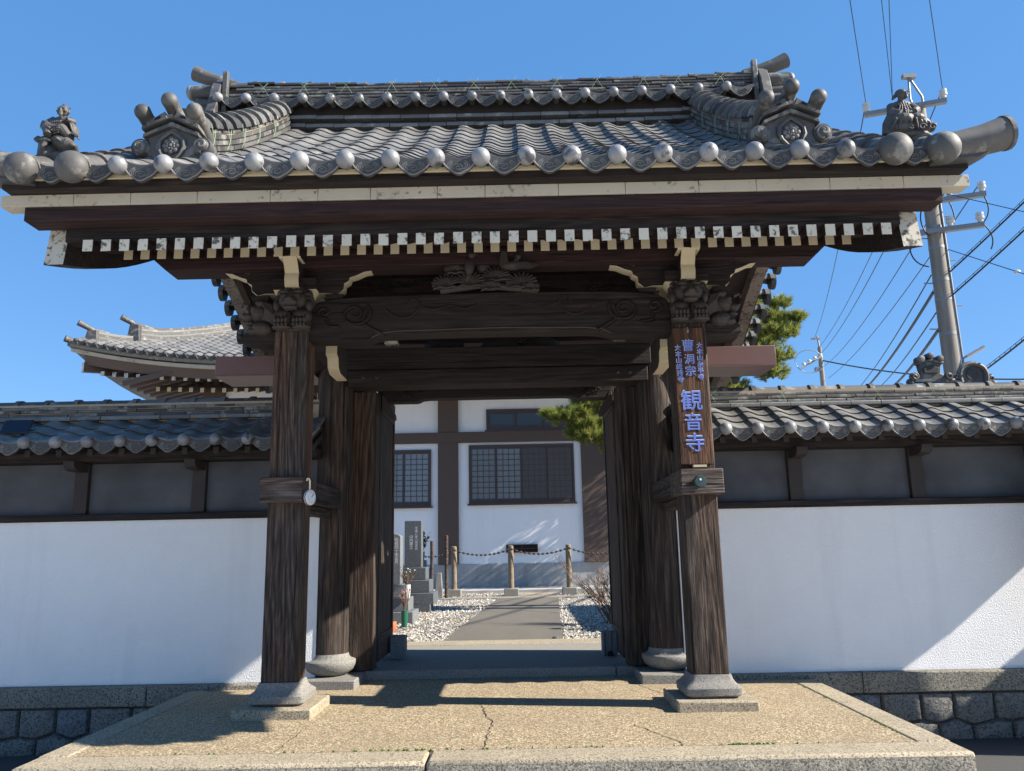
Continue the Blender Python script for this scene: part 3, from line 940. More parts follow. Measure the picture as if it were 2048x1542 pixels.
# --- bracket sets, lion heads
for cx, s in ((PL + .02, -1), (PR, 1)):
    bb = MB().box(cx - .17, cx + .17, .50, .84, 3.195, 3.285).build('bearing_block', [W_BX, CREAM], G, bev=.004)
    MB().prism([(cx - .172, 3.195), (cx + .172, 3.195), (cx + .13, 3.12), (cx - .13, 3.12)], 'y', .52, .82).build('block_foot', [CREAM], bb)
    arm = [(0.0, 3.392), (.385, 3.392), (.40, 3.362), (.44, 3.375), (.50, 3.40), (.565, 3.428), (.60, 3.408), (.588, 3.367), (.535, 3.360), (.47, 3.33), (.42, 3.315),
           (.41, 3.285), (.375, 3.265), (.37, 3.215), (.32, 3.172), (.26, 3.187), (0, 3.187)]
    for q in (-1, 1):
        a = MB().prism([(cx + q * p[0], p[1]) for p in arm], 'y', .60, .72, 1, 0).build('bracket_arm', [W_BX, CREAM], G, bev=.003, seg=1)
        MB().tube([(cx + q * (.40 + .035 * cos(t) * (1 - k / 14)), .59, 3.405 + .028 * sin(t) * (1 - k / 14)) for k, t in enumerate([i * .55 for i in range(11)])], .007, 5).build('curl', [CREAM], a, smooth=True)
        MB().taper(cx + q * .30, .66, 3.10, 3.17, .05, .05, .075, .07).build('small_block', [W_BX], a)
    nose = [(.62, 3.19), (.44, 3.19), (.42, 3.25), (.43, 3.30), (.40, 3.35), (.36, 3.40), (.33, 3.41), (.33, 3.455), (.62, 3.455)]
    MB().prism(nose, 'x', cx - .058, cx + .058, 1, 0).build('bracket_nose', [W_BX, CREAM], G, bev=.004, seg=1)
    MB().prism([(.60, 3.40), (.36, 3.40), (.31, 3.44), (.31, 3.485), (.60, 3.485)], 'x', cx - .088, cx + .088, 1, 0).build('bracket_cap', [W_BX, CREAM], G, bev=.004, seg=1)
    MB().prism([(.40, 3.486), (.26, 3.50), (.25, 3.55), (.42, 3.56)], 'x', cx - .05, cx + .05, 1, 0).build('beam_nose', [W_BX, CREAM], G, bev=.006, seg=1)
    # white hook bracket on the main pillar
    h = MB()
    hx = cx + .115 if s < 0 else cx - .135
    h.prism([(1.10, 2.93), (1.10, 2.80), (1.16, 2.78), (1.18, 2.70), (1.26, 2.66), (1.55, 2.66), (1.55, 2.93)], 'x', hx, hx + .10, 1, 0)
    h.build('side_bracket', [W_DARK, CREAM], G, bev=.006, seg=1)
    # front lion
    def curls(mb, cx_, cy, cz, r, n, rad):
        rn = random.Random(3)
        for i in range(n):
            a = 2 * pi * i / n
            px, py, pz, rr = cx_ + rad * cos(a), cy + rn.uniform(-.01, .03), cz + rad * .8 * sin(a), r * rn.uniform(.8, 1.15)
            mb.sphere((px, py, pz), rr * .9, 9, 6)
            mb.tube([(px + (.15 + .75 * k / 10) * rr * cos(a + k * .75), py - rr * (.95 - .045 * k), pz + (.15 + .75 * k / 10) * rr * sin(a + k * .75)) for k in range(11)], rr * .17, 5)
    L = MB()
    x, y, z = cx, .49, 3.095
    L.sphere((x, y, z), (.115, .085, .085), 14, 10)
    curls(L, x, y + .03, z + .01, .040, 15, .125)
    curls(L, x, y + .0, z + .045, .030, 9, .07)
    L.sphere((x, y - .085, z - .035), (.062, .05, .036), 12, 8)      # muzzle
    L.sphere((x, y - .128, z - .022), (.028, .018, .018), 10, 6)     # nose
    L.sphere((x, y - .07, z - .082), (.058, .045, .022), 12, 8)      # jaw
    for q in (-1, 1):
        L.sphere((x + q * .05, y - .075, z + .018), (.024, .018, .022), 10, 8)
        L.sphere((x + q * .055, y - .072, z + .05), (.036, .022, .013), 10, 6)
        L.sphere((x + q * .035, y - .105, z - .045), (.026, .02, .02), 8, 6)
        L.sphere((x + q * .125, y + .0, z - .045), (.03, .035, .05), 9, 7)
        # forelegs and paws
        L.sphere((x + q * .075, y + .0, z - .135), (.078, .075, .062), 12, 8)
        for t in range(4):
            L.tube([(x + q * (.03 + .028 * t), y - .055, z - .135), (x + q * (.03 + .028 * t), y - .085, z - .175), (x + q * (.03 + .028 * t), y - .075, z - .215)], [.009, .012, .011], 6)
            L.sphere((x + q * (.03 + .028 * t), y - .082, z - .215), (.0125, .018, .014), 6, 5)
        L.sphere((x + q * .08, y - .02, z - .225), (.075, .05, .025), 10, 6)
    L.box(x - .13, x + .13, .50, .56, 2.85, 3.12)
    remesh(L, 'lion_carving', [CARVED], G, .0028, 0)
    # lion looking outwards
    L = MB()
    x, y, z = cx + s * .285, .60, 3.02
    L.sphere((x, y, z), (.085, .085, .08), 12, 9)
    L.sphere((x + s * .085, y - .01, z - .03), (.05, .055, .035), 10, 8)
    L.sphere((x + s * .07, y - .01, z - .085), (.05, .045, .018), 10, 8)
    L.sphere((x + s * .13, y - .01, z - .012), (.018, .03, .018), 8, 6)
    L.tube([(x + s * .09, y - .03, z + .06), (x + s * .135, y - .03, z + .075), (x + s * .15, y - .03, z + .045)], [.018, .014, .008], 6)
    for q in (-1, 1):
        L.sphere((x + s * .045, y + q * .06, z + .03), .022, 8, 6)
        L.sphere((x - s * .01, y + q * .07, z + .07), (.04, .02, .025), 8, 6)
    for i in range(7):
        L.tube([(x - s * (.03 + .012 * i), y - .085, z + .075 - .004 * i), (x - s * (.07 + .012 * i), y - .10, z + .01 - .01 * i), (x - s * (.045 + .013 * i), y - .085, z - .07 - .006 * i)], [.012, .013, .008], 6)
    L.sphere((x - s * .03, y - .05, z - .135), (.085, .075, .06), 12, 8)
    L.sphere((x + s * .04, y - .07, z - .16), (.045, .04, .03), 10, 6)
    L.sphere((x - s * .08, y + .02, z - .05), (.10, .09, .14), 12, 8)
    remesh(L, 'lion_carving', [CARVED], G, .0028, 0)
    MB().prism([(cx + s * .13, 2.86), (cx + s * .38, 2.86), (cx + s * .42, 2.83), (cx + s * .42, 2.78), (cx + s * .30, 2.76), (cx + s * .13, 2.76)], 'y', .55, .74).build('beam_end', [W_BX], G, bev=.006)

# --- pine and dove carving over the beam
K = MB()
def fan(x, z, r, y=.53):
    K.prism([(x + r * cos(pi * i / 12), z + .74 * r * sin(pi * i / 12)) for i in range(13)] + [(x - r * .5, z - .2 * r), (x + r * .5, z - .2 * r)], 'y', y + .012, y + .05)
    for i in range(1, 11):
        a = pi * i / 11
        K.tube([(x + .2 * r * cos(a), y, z + .16 * r * sin(a)), (x + .6 * r * cos(a), y - .022, z + .46 * r * sin(a)), (x + 1.04 * r * cos(a), y - .006, z + .78 * r * sin(a))], [.004, .007, .0085], 5)
    K.tube([(x - r * .9, y, z - .03), (x - r * .4, y - .01, z - .012), (x, y - .012, z - .025), (x + r * .5, y - .01, z - .012), (x + r, y, z - .02)], .009, 6)
for a in ((-.40, 3.205, .115), (-.215, 3.215, .125), (-.33, 3.325, .085), (.0, 3.26, .11), (.20, 3.20, .125), (-.05, 3.185, .08), (.27, 3.17, .07)):
    fan(*a)
K.tube([(-.45, .58, 3.18), (-.25, .57, 3.20), (-.1, .57, 3.22), (.1, .57, 3.19), (.33, .58, 3.17)], .03, 8)
# sitting dove
K.sphere((-.215, .52, 3.36), (.042, .045, .075), 12, 9)
K.sphere((-.195, .50, 3.445), (.028, .03, .03), 10, 8)
K.tube([(-.175, .485, 3.447), (-.150, .475, 3.440)], [.012, .003], 6)
K.tube([(-.22, .53, 3.30), (-.235, .53, 3.24)], [.03, .015], 8)
K.sphere((-.10, .57, 3.37), (.065, .04, .06), 12, 8)
K.sphere((-.30, .585, 3.42), (.07, .03, .05), 10, 8)
# dove with spread wings
K.sphere((.13, .51, 3.355), (.095, .045, .04), 12, 9)
K.sphere((.175, .495, 3.42), (.027, .028, .03), 10, 8)
K.tube([(.15, .50, 3.37), (.17, .495, 3.41)], [.03, .022], 8)
K.prism([(.03, 3.33), (.10, 3.37), (.085, 3.46), (.045, 3.465), (.03, 3.40)], 'y', .472, .494)
K.prism([(.12, 3.37), (.23, 3.375), (.335, 3.345), (.27, 3.315), (.15, 3.325)], 'y', .475, .50)
for i in range(5):
    K.tube([(.17, .472, 3.335 + .008 * i), (.30 - .01 * i, .472, 3.325 + .010 * i)], .004, 4)
K.build('pine_and_dove_carving', [CARVED], G, smooth=True, ang=45)
# strut and dark carved panel inside
MB().box(-1.4, 1.3, 1.35, 1.40, 3.44, 3.80).build('inner_panel', [W_DARK], G)
for i in range(9):
    x = -1.2 + .29 * i
    if abs(x + .06) > .45:
        MB().box(x, x + .05, 1.02, 1.09, 3.448, 3.8).build('lattice_bar', [W_RED], G)
for x in (-1.02, 1.12):
    q = MB().prism([(x - .06, 3.062), (x + .06, 3.062), (x + .06, 3.04), (x - .06, 3.04)], 'y', 1.68, 1.80).build('white_fitting', [PAINT], G)
    MB().box(x - .02, x + .02, 1.70, 1.78, 3.063, 3.12).build('stem', [PAINT], q)
for x in (-.55, .0, .38):
    MB().sphere((x, 2.0, 3.07), (.2, .1, .09), 14, 8).build('carved_boss', [CARVED], G, smooth=True)

# --- front purlin, eaves
MB().prism([(-2.75, 3.49), (-2.75, 3.47), (-2.64, 3.372), (2.53, 3.372), (2.635, 3.47), (2.635, 3.56), (-2.75, 3.56)], 'y', .50, .74).build('eave_purlin', [W_RED], G, bev=.006)
MB().box(-2.7, 2.58, 2.96, 3.2, 3.36, 3.56).build('rear_purlin', [W_RED], G)
us = [(-.71, 3.14), (-.20, 3.36), (1.85, 4.22), (3.90, 3.36), (4.45, 3.13)]
tp = [(y, roof_z(y) - .012) for y in [4.70 - .16 * i for i in range(36)] if y > -.90]
deck = MB().prism([(-.90, 3.415), (-.71, 3.40)] + us + [(4.70, 3.40)] + tp, 'x', -2.735, 2.615).build('roof_deck', [W_DARK], G)
for i in range(44):
    x = -2.575 + .1182 * i
    s = .43
    MB().prism([(-.75, 3.050), (-.75, 3.124), (.35, 3.124 + 1.1 * s), (.35, 3.05 + 1.1 * s)], 'x', x - .031, x + .031, 0).build('flying_rafter', [W_RED], G)
    jx = random.uniform(-.002, .002)
    MB().box(x - .031 + jx, x + .031 + jx, -.7545, -.7505, 3.049 + jx, 3.125 + jx).build('painted_end', [PAINT], G)
    x = -2.541 + .1161 * i
    MB().prism([(-.29, 3.165), (-.29, 3.243), (1.75, 3.243 + .402 * 2.04), (1.75, 3.165 + .402 * 2.04)], 'x', x - .030, x + .030, 0).build('base_rafter', [W_RED], G)
    MB().box(x - .030, x + .030, -.2945, -.2905, 3.165, 3.242).build('painted_end', [CREAM], G)
MB().box(-2.735, 2.615, -.30, -.20, 3.245, 3.285).build('rafter_batten', [W_RED], G)
MB().box(-2.735, 2.615, -.725, -.62, 3.128, 3.215).build('soffit_board', [W_BX], G)
MB().box(-2.93, 2.83, -.862, -.70, 3.217, 3.308).build('eave_beam', [W_RED], G, bev=.004)
xs = [-3.08]
while xs[-1] < 2.9:
    xs.append(xs[-1] + random.choice([.30, .36, .42, .46, .33]))
xs[-1] = 3.0
for a, b in zip(xs, xs[1:]):
    MB().box(a + .0015, b - .0015, -.875 - random.uniform(0, .002), -.76, 3.310, 3.384).build('fascia_board', [FASCIA], G, bev=.002, seg=1)
MB().box(-3.02, 2.95, -.965, -.74, 3.386, 3.432).build('eave_board', [W_BX], G)
MB().prism([(-.985, 3.434), (-.985, 3.458), (-.80, 3.49), (-.74, 3.434)], 'x', -2.98, 2.90).build('tile_bedding', [CREAM], G)

# --- bargeboards
for x0, x1 in ((-2.862, -2.737), (2.618, 2.742)):
    ys = [-.72 + (1.85 + .72) * i / 16 for i in range(17)]
    def bz(y):
        t = (y + .72) / 2.57
        return 2.975 + 1.035 * (t - .05 * sin(2 * pi * t))
    upz = lambda y: bz(3.70 - y) + .34
    lower = [(y, bz(y)) for y in ys] + [(3.70 - y, bz(y)) for y in ys[-2::-1]]
    upper = [(p[0] + (.05 if p[0] < 1.85 else -.05) * (1 if i in (0, len(lower) - 1) else 0), p[1] + .30 + .06 * (1 - abs(p[0] - 1.85) / 2.57)) for i, p in enumerate(lower)]
    h = len(lower) // 2 + 1
    MB().prism(lower[:h] + upper[:h][::-1], 'x', x0, x1).build('bargeboard', [W_BX], G)
    MB().prism([(p[0] + .001, p[1]) for p in lower[h - 1:]] + [(p[0] + .001, p[1]) for p in upper[h - 1:][::-1]], 'x', x0, x1).build('bargeboard', [WBOARD], G)
    MB().prism([(lower[0][0] - .005, lower[0][1] + .003), (lower[0][0] - .001, lower[0][1] + .003), (upper[0][0] - .001, upper[0][1] - .002), (upper[0][0] - .005, upper[0][1] - .002)], 'x', x0 + .001, x1 - .001).build('painted_end', [PAINT_D], G)

# --- verge boards under the outermost tiles
for x0, x1 in ((-2.98, -2.865), (2.745, 2.86)):
    lo = [(y, roof_z(y) - .10) for y in [-.94 + .28 * i for i in range(21)] if y < 4.6]
    lo = [p if p[0] < 1.9 else (p[0], min(p[1], upz(p[0]) - .06)) for p in lo]
    MB().prism(lo + [(p[0], p[1] + .085) for p in lo[::-1]], 'x', x0, x1).build('verge_board', [W_DARK], G)

# --- tiles of the front slope
P = .2763
BX = -2.255
MT = tile_mesh('roof_tile', P, .30)
ME = eave_mesh('eave_tile', P, .30, slope_at(-.9), .058)
MEn = eave_mesh('eave_tile_plain', P, .30, slope_at(-.9), 0)
rows = row_points(.252, 14)
for i in range(-2, 18):
    X = BX + P * i
    put('eave_tile', ME if 0 <= i <= 16 else MEn, deck, (X, Y0, 3.455 + random.uniform(-.004, .004)), 0, 0, .002)
    if -1 <= i <= 16:
        for (y, z, a) in rows[1:13]:
            put('roof_tile', MT, deck, (X, y, z + .012), a, random.uniform(-.008, .008), .003)
# big rolls along the verges
RL = half_cap('verge_roll_tile', .27, .088, [TILE_BIG], 10)
for X in (-2.843, -2.535, 2.465, 2.755):
    for (y, z, a) in rows[:13]:
        q = Matrix.Translation((X, y + .24 * cos(a), z + .045 + .24 * sin(a))) @ Matrix.Rotation(a, 4, 'X') @ Matrix.Rotation(R(-90), 4, 'Z')
        link('verge_roll_tile', RL, deck, q)
    b = MB()
    b.sphere((X, -1.07, 3.470), (.100, .085, .100), 24, 16)
    b.build('verge_ball', [TILE_BIG], deck, smooth=True)
# cross rolls pointing outwards
VR = half_cap('verge_tile', .28, .085, [TILE], 8)
VD = MB().lathe([(.085, 0), (.09, .02), (.09, .05), (.06, .055), (.055, .045)], (0, 0, 0), 14, 'x').mesh('verge_disc', [TILE_S], True)
rowsb = [(3.70 - y, z, a) for (y, z, a) in rows[:13]]
for s, xe in ((-1, -2.86), (1, 2.76)):
    for (y, z, a) in rows[1:13] + rowsb:
        yy = y + (.12 if y < 1.85 else -.12)
        zz = roof_z(yy) - .02 if y < 1.85 else upz(yy)
        rot = Matrix.Rotation(0 if s > 0 else pi, 4, 'Z')
        link('verge_tile', VR, deck, Matrix.Translation((xe - s * .06, yy, zz)) @ rot)
        link('verge_disc', VD, deck, Matrix.Translation((xe + s * .19, yy, zz - .005)) @ rot)
    h = MB()
    pth = [(xe - s * .05, -1.0, 3.50), (xe + s * .12, -1.005, 3.515), (xe + s * .27, -1.01, 3.545), (xe + s * .40, -1.01, 3.585)]
    h.tube(pth, [.082, .088, .094, .102], 20)
    e = Vector((s, 0, .22)).normalized()
    c = Vector(pth[-1])
    h.tube([c, c + e * .025], [.108, .108], 20)
    h.tube([c + e * .0251, c + e * .033], [.075, .07], 16)
    h.build('corner_horn_tile', [TILE_BIG], deck, smooth=True, ang=40)
    MB().prism([(xe - s * .05, 3.40), (xe + s * .22, 3.42), (xe + s * .33, 3.48), (xe + s * .30, 3.53), (xe - s * .05, 3.49)], 'y', -1.04, -.90).build('corner_tile', [TILE_S], deck, bev=.006)

# --- main ridge
def rise(x):
    return .055 * (abs(x - GX) / 2.7) ** 3
ridge = MB().box(-2.70, 2.58, 1.68, 2.02, 5.15, 5.70).build('main_ridge', [W_DARK], G)
PLT = brick_mesh('ridge_plate_tile', P, .50, .043, [TILE])
BRK = brick_mesh('ridge_tile', P, .40, .0265, [TILE_D])
REV = eave_mesh('ridge_eave_tile', P, .16, .15, .050)
CAP = half_cap('cap_tile', P, .082, [TILE_D])
for i in range(19):
    X = -2.70 + P * i
    r = rise(X + .14)
    put('ridge_plate_tile', PLT, ridge, (X, 1.60, 5.205 + r), 0, 0, .002)
    put('ridge_plate_tile', PLT, ridge, (X + .1 if i < 18 else X, 1.612, 5.300 + r), 0, 0, .002)
    put('ridge_eave_tile', REV, ridge, (X - .02, 1.57, 5.452 + r), 0, 0, .002)
    for c in range(5):
        put('ridge_tile', BRK, ridge, (min(X + P * .37 * ((c * 2) % 3), 2.58 - P), 1.655 + .005 * c, 5.565 + .0345 * c + r), 0, 0, .006)
    put('cap_tile', CAP, ridge, (X, 1.85, 5.742 + r), 0, 0, .001)
for i in range(12):
    wire_cross((-2.35 + .42 * i + random.uniform(-.06, .06), 1.655, 5.735), .055, .13, ridge)
# ridge end ornaments
for s, xe in ((-1, -2.72), (1, 2.60)):
    o = MB()
    prof = [(1.50, 5.22), (1.46, 5.34), (1.52, 5.46), (1.56, 5.62), (1.62, 5.74), (1.72, 5.82), (1.85, 5.85), (1.98, 5.82), (2.08, 5.74), (2.14, 5.62), (2.18, 5.46), (2.24, 5.34), (2.20, 5.22)]
    o.prism(prof, 'x', min(xe, xe + s * .09), max(xe, xe + s * .09))
    o = o.build('ridge_end_tile', [TILE_BIG], G, bev=.006)
    for (yy, zz, rr, ln) in ((1.74, 5.66, .075, .23), (1.72, 5.53, .05, .20), (1.70, 5.44, .05, .16), (1.68, 5.345, .06, .12)):
        MB().tube([(xe + s * .085, yy, zz + .03), (xe + s * (.09 + ln), yy - .01, zz + .03)], [rr, rr * 1.05], 14).build('roll', [TILE_BIG], o, smooth=True, ang=40)
    MB().sphere((xe + s * .345, 1.73, 5.69), (.05, .075, .075), 14, 10).build('ball', [TILE_B], o, smooth=True)
    h = MB()
    pth = [(xe - s * .06, 1.85, 5.84), (xe + s * .10, 1.85, 5.885), (xe + s * .24, 1.85, 5.93), (xe + s * .37, 1.85, 5.99)]
    h.tube(pth, [.05, .06, .068, .078], 16)
    h.build('horn_tile', [TILE_BIG], o, smooth=True, ang=40)
    MB().box(min(xe - s * .01, xe - s * .06), max(xe - s * .01, xe - s * .06), 1.60, 1.66, 5.40, 5.85).build('edge_tile', [TILE_BIG], o, bev=.006)

# --- descending ridges with their end ornaments
CK = half_cap('cap_tile', .235, .118, [TILE_D], 10, True)
def descending(cx, s):
    ys = []
    y = -.47
    while y < 1.56:
        ys.append(y)
        y += .222 * cos(slope_at(y) * .9)
    base = lambda y: roof_z(y) + .055 + .055 * max(0, (.2 - y)) ** 1.2
    core = [(y, base(y) - .10) for y in [-.5 + .21 * i for i in range(11)]]
    d = MB().prism(core + [(p[0], p[1] + .30) for p in core[::-1]], 'x', cx - .085, cx + .085).build('descending_ridge', [CLAY], G)
    for c in range(6):
        w = .135 - .008 * c
        for k, y in enumerate(ys):
            yo = y + (.11 if c % 2 else 0)
            if yo > 1.52: continue
            y2 = min(yo + .205, 1.60)
            z0, z1 = base(yo) - .045 + .047 * c, base(y2) - .045 + .047 * c
            j = random.uniform(-.003, .003)
            MB().add([(cx - w + j, yo, z0), (cx + w + j, yo, z0), (cx - w + j, y2, z1), (cx + w + j, y2, z1),
                      (cx - w + j, yo, z0 + .036), (cx + w + j, yo, z0 + .036), (cx - w + j, y2, z1 + .036), (cx + w + j, y2, z1 + .036)],
                     [(0, 2, 3, 1), (4, 5, 7, 6), (0, 1, 5, 4), (2, 6, 7, 3), (0, 4, 6, 2), (1, 3, 7, 5)]).build('ridge_tile', [TILE_D], d)
    for y in ys:
        a = slope_at(y + .1) * (1 if y > 0 else .92)
        m4 = Matrix.Translation((cx, y + .22 * cos(a), base(y) + .225 + .22 * sin(a))) @ Matrix.Rotation(a - .03, 4, 'X') @ Matrix.Rotation(R(-90), 4, 'Z')
        link('cap_tile', CK, d, m4)
    for k, y in enumerate((-.3, 0, .3, .65, 1.05)):
        q = MB()
        xw = cx - s * .137
        for t in (-1, 1):
            q.tube([(xw, y + t * .05, base(y) + .03), (xw, y, base(y) + .12), (cx - s * .125, y - t * .04, base(y) + .24)], .0018, 4)
        q.build('tie_wire', [GREENW], d)
    # ornament at the foot
    zc = 3.835
    yf = -.66
    o = MB()
    o.prism([(cx - .155, zc - .16), (cx + .155, zc - .16), (cx + .165, zc + .06), (cx, zc + .135), (cx - .165, zc + .06)], 'y', yf, yf + .14)
    o = o.build('end_ornament', [TILE_BIG], G, bev=.004)
    for k, (wd, zz, yy) in enumerate(((.185, .085, .035), (.19, .135, .05))):
        MB().prism([(cx - wd, zc + zz - .055), (cx, zc + zz + .025), (cx + wd, zc + zz - .055), (cx + wd, zc + zz - .028), (cx, zc + zz + .055), (cx - wd, zc + zz - .028)], 'y', yf - yy, yf + .14).build('hood_plate', [TILE_BIG], o, bev=.003, seg=1)
    MB().tube([(cx + .085 * q[0], yf - .012, zc - .02 + .085 * q[1]) for q in ((-.75, -1.35), (-.45, -1.1), (-.75, -.75), (-1.0, -.2), (-.95, .4), (-.6, .75), (0, 1.15), (.6, .75), (.95, .4), (1.0, -.2), (.75, -.75), (.45, -1.1), (.75, -1.35))], .016, 6).build('horseshoe_frame', [TILE_D], o, smooth=True)
    e = MB()
    for i in range(8):
        a = 2 * pi * i / 8
        e.sphere((cx + .042 * cos(a), yf - .012, zc - .025 + .042 * sin(a)), (.019, .016, .019), 8, 6)
        e.sphere((cx + .024 * cos(a + .39), yf - .020, zc - .025 + .024 * sin(a + .39)), (.010, .012, .010), 6, 5)
    e.sphere((cx, yf - .018, zc - .025), (.016, .016, .016), 8, 6)
    e.build('flower_crest', [TILE], o, smooth=True)
    for q in (-1, 1):
        c = MB()
        X, Z = cx + q * .205, zc - .03
        c.lathe([(.062, .10), (.066, .0), (.06, -.02)], (X, yf, Z), 16, 'y')
        c.sphere((X, yf - .022, Z), (.048, .022, .048), 14, 8)
        c.build('side_curl', [TILE_BIG], o, smooth=True, ang=40)
        MB().tube([(X + q * (.006 + .042 * i / 20) * cos(2.6 + i * .42), yf - .045 + .001 * i, Z + (.006 + .042 * i / 20) * sin(2.6 + i * .42)) for i in range(21)], .010, 6).build('spiral', [TILE_D], o, smooth=True)
        MB().sphere((cx + q * .15, yf + .02, zc - .115), (.045, .035, .04), 12, 8).build('lower_curl', [TILE_D], o, smooth=True)
        # saddle between the balls
        MB().prism([(cx + q * .02, zc + .155), (cx + q * .15, zc + .105), (cx + q * .17, zc + .145), (cx + q * .10, zc + .165), (cx + q * .04, zc + .205)], 'y', yf - .055, yf + .10).build('saddle_tile', [TILE_BIG], o, bev=.004)
        MB().prism([(cx + q * .065, zc + .155), (cx + q * .105, zc + .142), (cx + q * .10, zc + .157), (cx + q * .07, zc + .170)], 'y', yf - .0575, yf - .056).build('slot', [BLACK], o)
    for (dx, dz, r) in ((0, .255, .054), (-.17, .175, .054), (.17, .175, .054)):
        b = MB()
        c = Vector((cx + dx, yf - .05, zc + dz))
        dr = Vector((dx * .25, -1, .30)).normalized()
        b.tube([c - dr * .22, c, c + dr * .02], [.048, .050, .052], 14)
        b.sphere(c + dr * .035, (r, r * .95, r), 16, 12)
        b.build('ball', [TILE_BIG], o, smooth=True)
descending(GX - 2.06, -1)
descending(GX + 2.06, 1)
# ================================================================ THE HALL BEHIND
H = thing('temple_hall', 'white temple hall with brown columns and latticed windows behind the gate', 'temple hall', (-2.35, 20, .05))
YW = 17.0
MB().box(-8.85, 4.15, YW + .08, YW + .5, .70, 6.3).build('plaster_wall', [PLASTER_H], H)
MB().box(-8.80, -8.55, YW + .5, 25, .70, 6.3).build('side_wall', [PLASTER_H], H)
MB().box(-8.9, 4.2, YW + .03, YW + .6, 0, .722).build('foundation', [FOUND], H, bev=.01)
for x0, x1 in ((-8.86, -8.24), (-6.2, -5.6), (-2.11, -1.537), (1.93, 2.585), (3.6, 4.2)):
    MB().box(x0, x1, YW - .04, YW + .079, .724, 4.088).build('column', [HBROWN], H, bev=.008)
    MB().box(x0, x1, YW - .04, YW + .079, 4.392, 6.3).build('column', [HBROWN], H, bev=.008)
MB().box(-8.86, 4.2, YW - .055, YW + .079, 4.09, 4.39).build('tie_beam', [HBROWN], H, bev=.006)
MB().box(-8.86, 4.2, YW - .055, YW + .079, 5.72, 6.2).build('upper_beam', [HBROWN], H)
def window(x0, x1, z0, z1, nsash, lattice, screen=()):
    f = MB()
    for a in ((x0, x1, z0, z0 + .07), (x0, x1, z1 - .07, z1), (x0, x0 + .05, z0 + .071, z1 - .071), (x1 - .05, x1, z0 + .071, z1 - .071)):
        f.box(a[0], a[1], YW + .02, YW + .079, a[2], a[3])
    f = f.build('window', [SASH], H)
    MB().box(x0 - .04, x1 + .04, YW - .03, YW + .079, z0 - .05, z0 - .001).build('sill', [SASH], f)
    w = (x1 - x0 - .1) / nsash
    for i in range(nsash):
        a, b = x0 + .05 + w * i, x0 + .05 + w * (i + 1)
        y = YW + (.035 if i % 2 == 0 else .050)
        MB().box(a, b, YW + .068, YW + .074, z0 + .071, z1 - .071).build('pane', [GLASS if lattice else GLASS_D], f)
        s = MB()
        for q in ((a, a + .035, z0 + .072, z1 - .072), (b - .035, b, z0 + .072, z1 - .072), (a + .0355, b - .0355, z0 + .072, z0 + .13), (a + .0355, b - .0355, z1 - .12, z1 - .072)):
            s.box(q[0], q[1], y, y + .016, q[2], q[3])
        s.build('sash', [SASH], f)
        if lattice:
            for k in range(1, 4):
                xx = a + .035 + (w - .07) * k / 4
                MB().box(xx - .008, xx + .008, y + .004, y + .014, z0 + .131, z1 - .121).build('muntin', [SASH], f)
            for k in range(1, 9):
                zz = z0 + .13 + (z1 - z0 - .25) * k / 9
                MB().box(a + .036, b - .036, y + .002, y + .012, zz - .008, zz + .008).build('muntin', [SASH], f)
        if i in screen:
            MB().box(a + .03, b - .03, YW + .024, YW + .026, z0 + .10, z1 - .10).build('insect_screen', [SCREENT], f)
m = NT('see_through_screen')
tr = m.n('ShaderNodeBsdfTransparent')
mx = m.n('ShaderNodeMixShader', i0=.42)
m.t.links.new(tr.outputs[0], mx.inputs[1]); m.t.links.new(m.b.outputs[0], mx.inputs[2])
m.t.links.new(mx.outputs[0], m.t.nodes['Material Output'].inputs[0])
SCREENT = m.out((.11, .095, .09), .7)
window(-1.245, 1.732, 2.37, 4.02, 4, True, (2, 3))
window(-5.30, -2.308, 2.33, 3.92, 4, True)
window(-.735, 1.74, 4.44, 5.04, 3, False)
v = MB().box(-.216, .636, YW + .02, YW + .079, 1.03, 1.215).build('floor_vent', [BLACK], H)
for q in ((-.23, .65, 1.215, 1.235), (-.23, .65, 1.01, 1.03), (-.23, -.21, 1.031, 1.214), (.63, .65, 1.031, 1.214), (.20, .22, 1.031, 1.214), (-.2, .62, 1.115, 1.13)):
    MB().box(q[0], q[1], YW - .005, YW + .019, q[2], q[3]).build('vent_bar', [SASH], v)
# hall roof
HX0, HX1, HY0 = -11.55, 6.85, 14.6
HC = (HX0 + HX1) / 2
def upt(x):
    u = max(0, (abs(x - HC) - 3.2) / (HX1 - HC - 3.2))
    return .62 * u ** 2.3
def hz(x, d):
    return 5.98 + upt(x) * max(0, 1 - d / 5) + .40 * d + .022 * d * d
D = 5.6
nx, ny = 46, 12
vs, fs = [], []
for j in range(ny + 1):
    d = D * j / ny
    for i in range(nx + 1):
        x = HX0 + d + (HX1 - HX0 - 2 * d) * i / nx
        vs.append((x, HY0 + d, hz(x, d)))
for j in range(ny):
    for i in range(nx):
        a = j * (nx + 1) + i
        fs.append((a, a + 1, a + nx + 2, a + nx + 1))
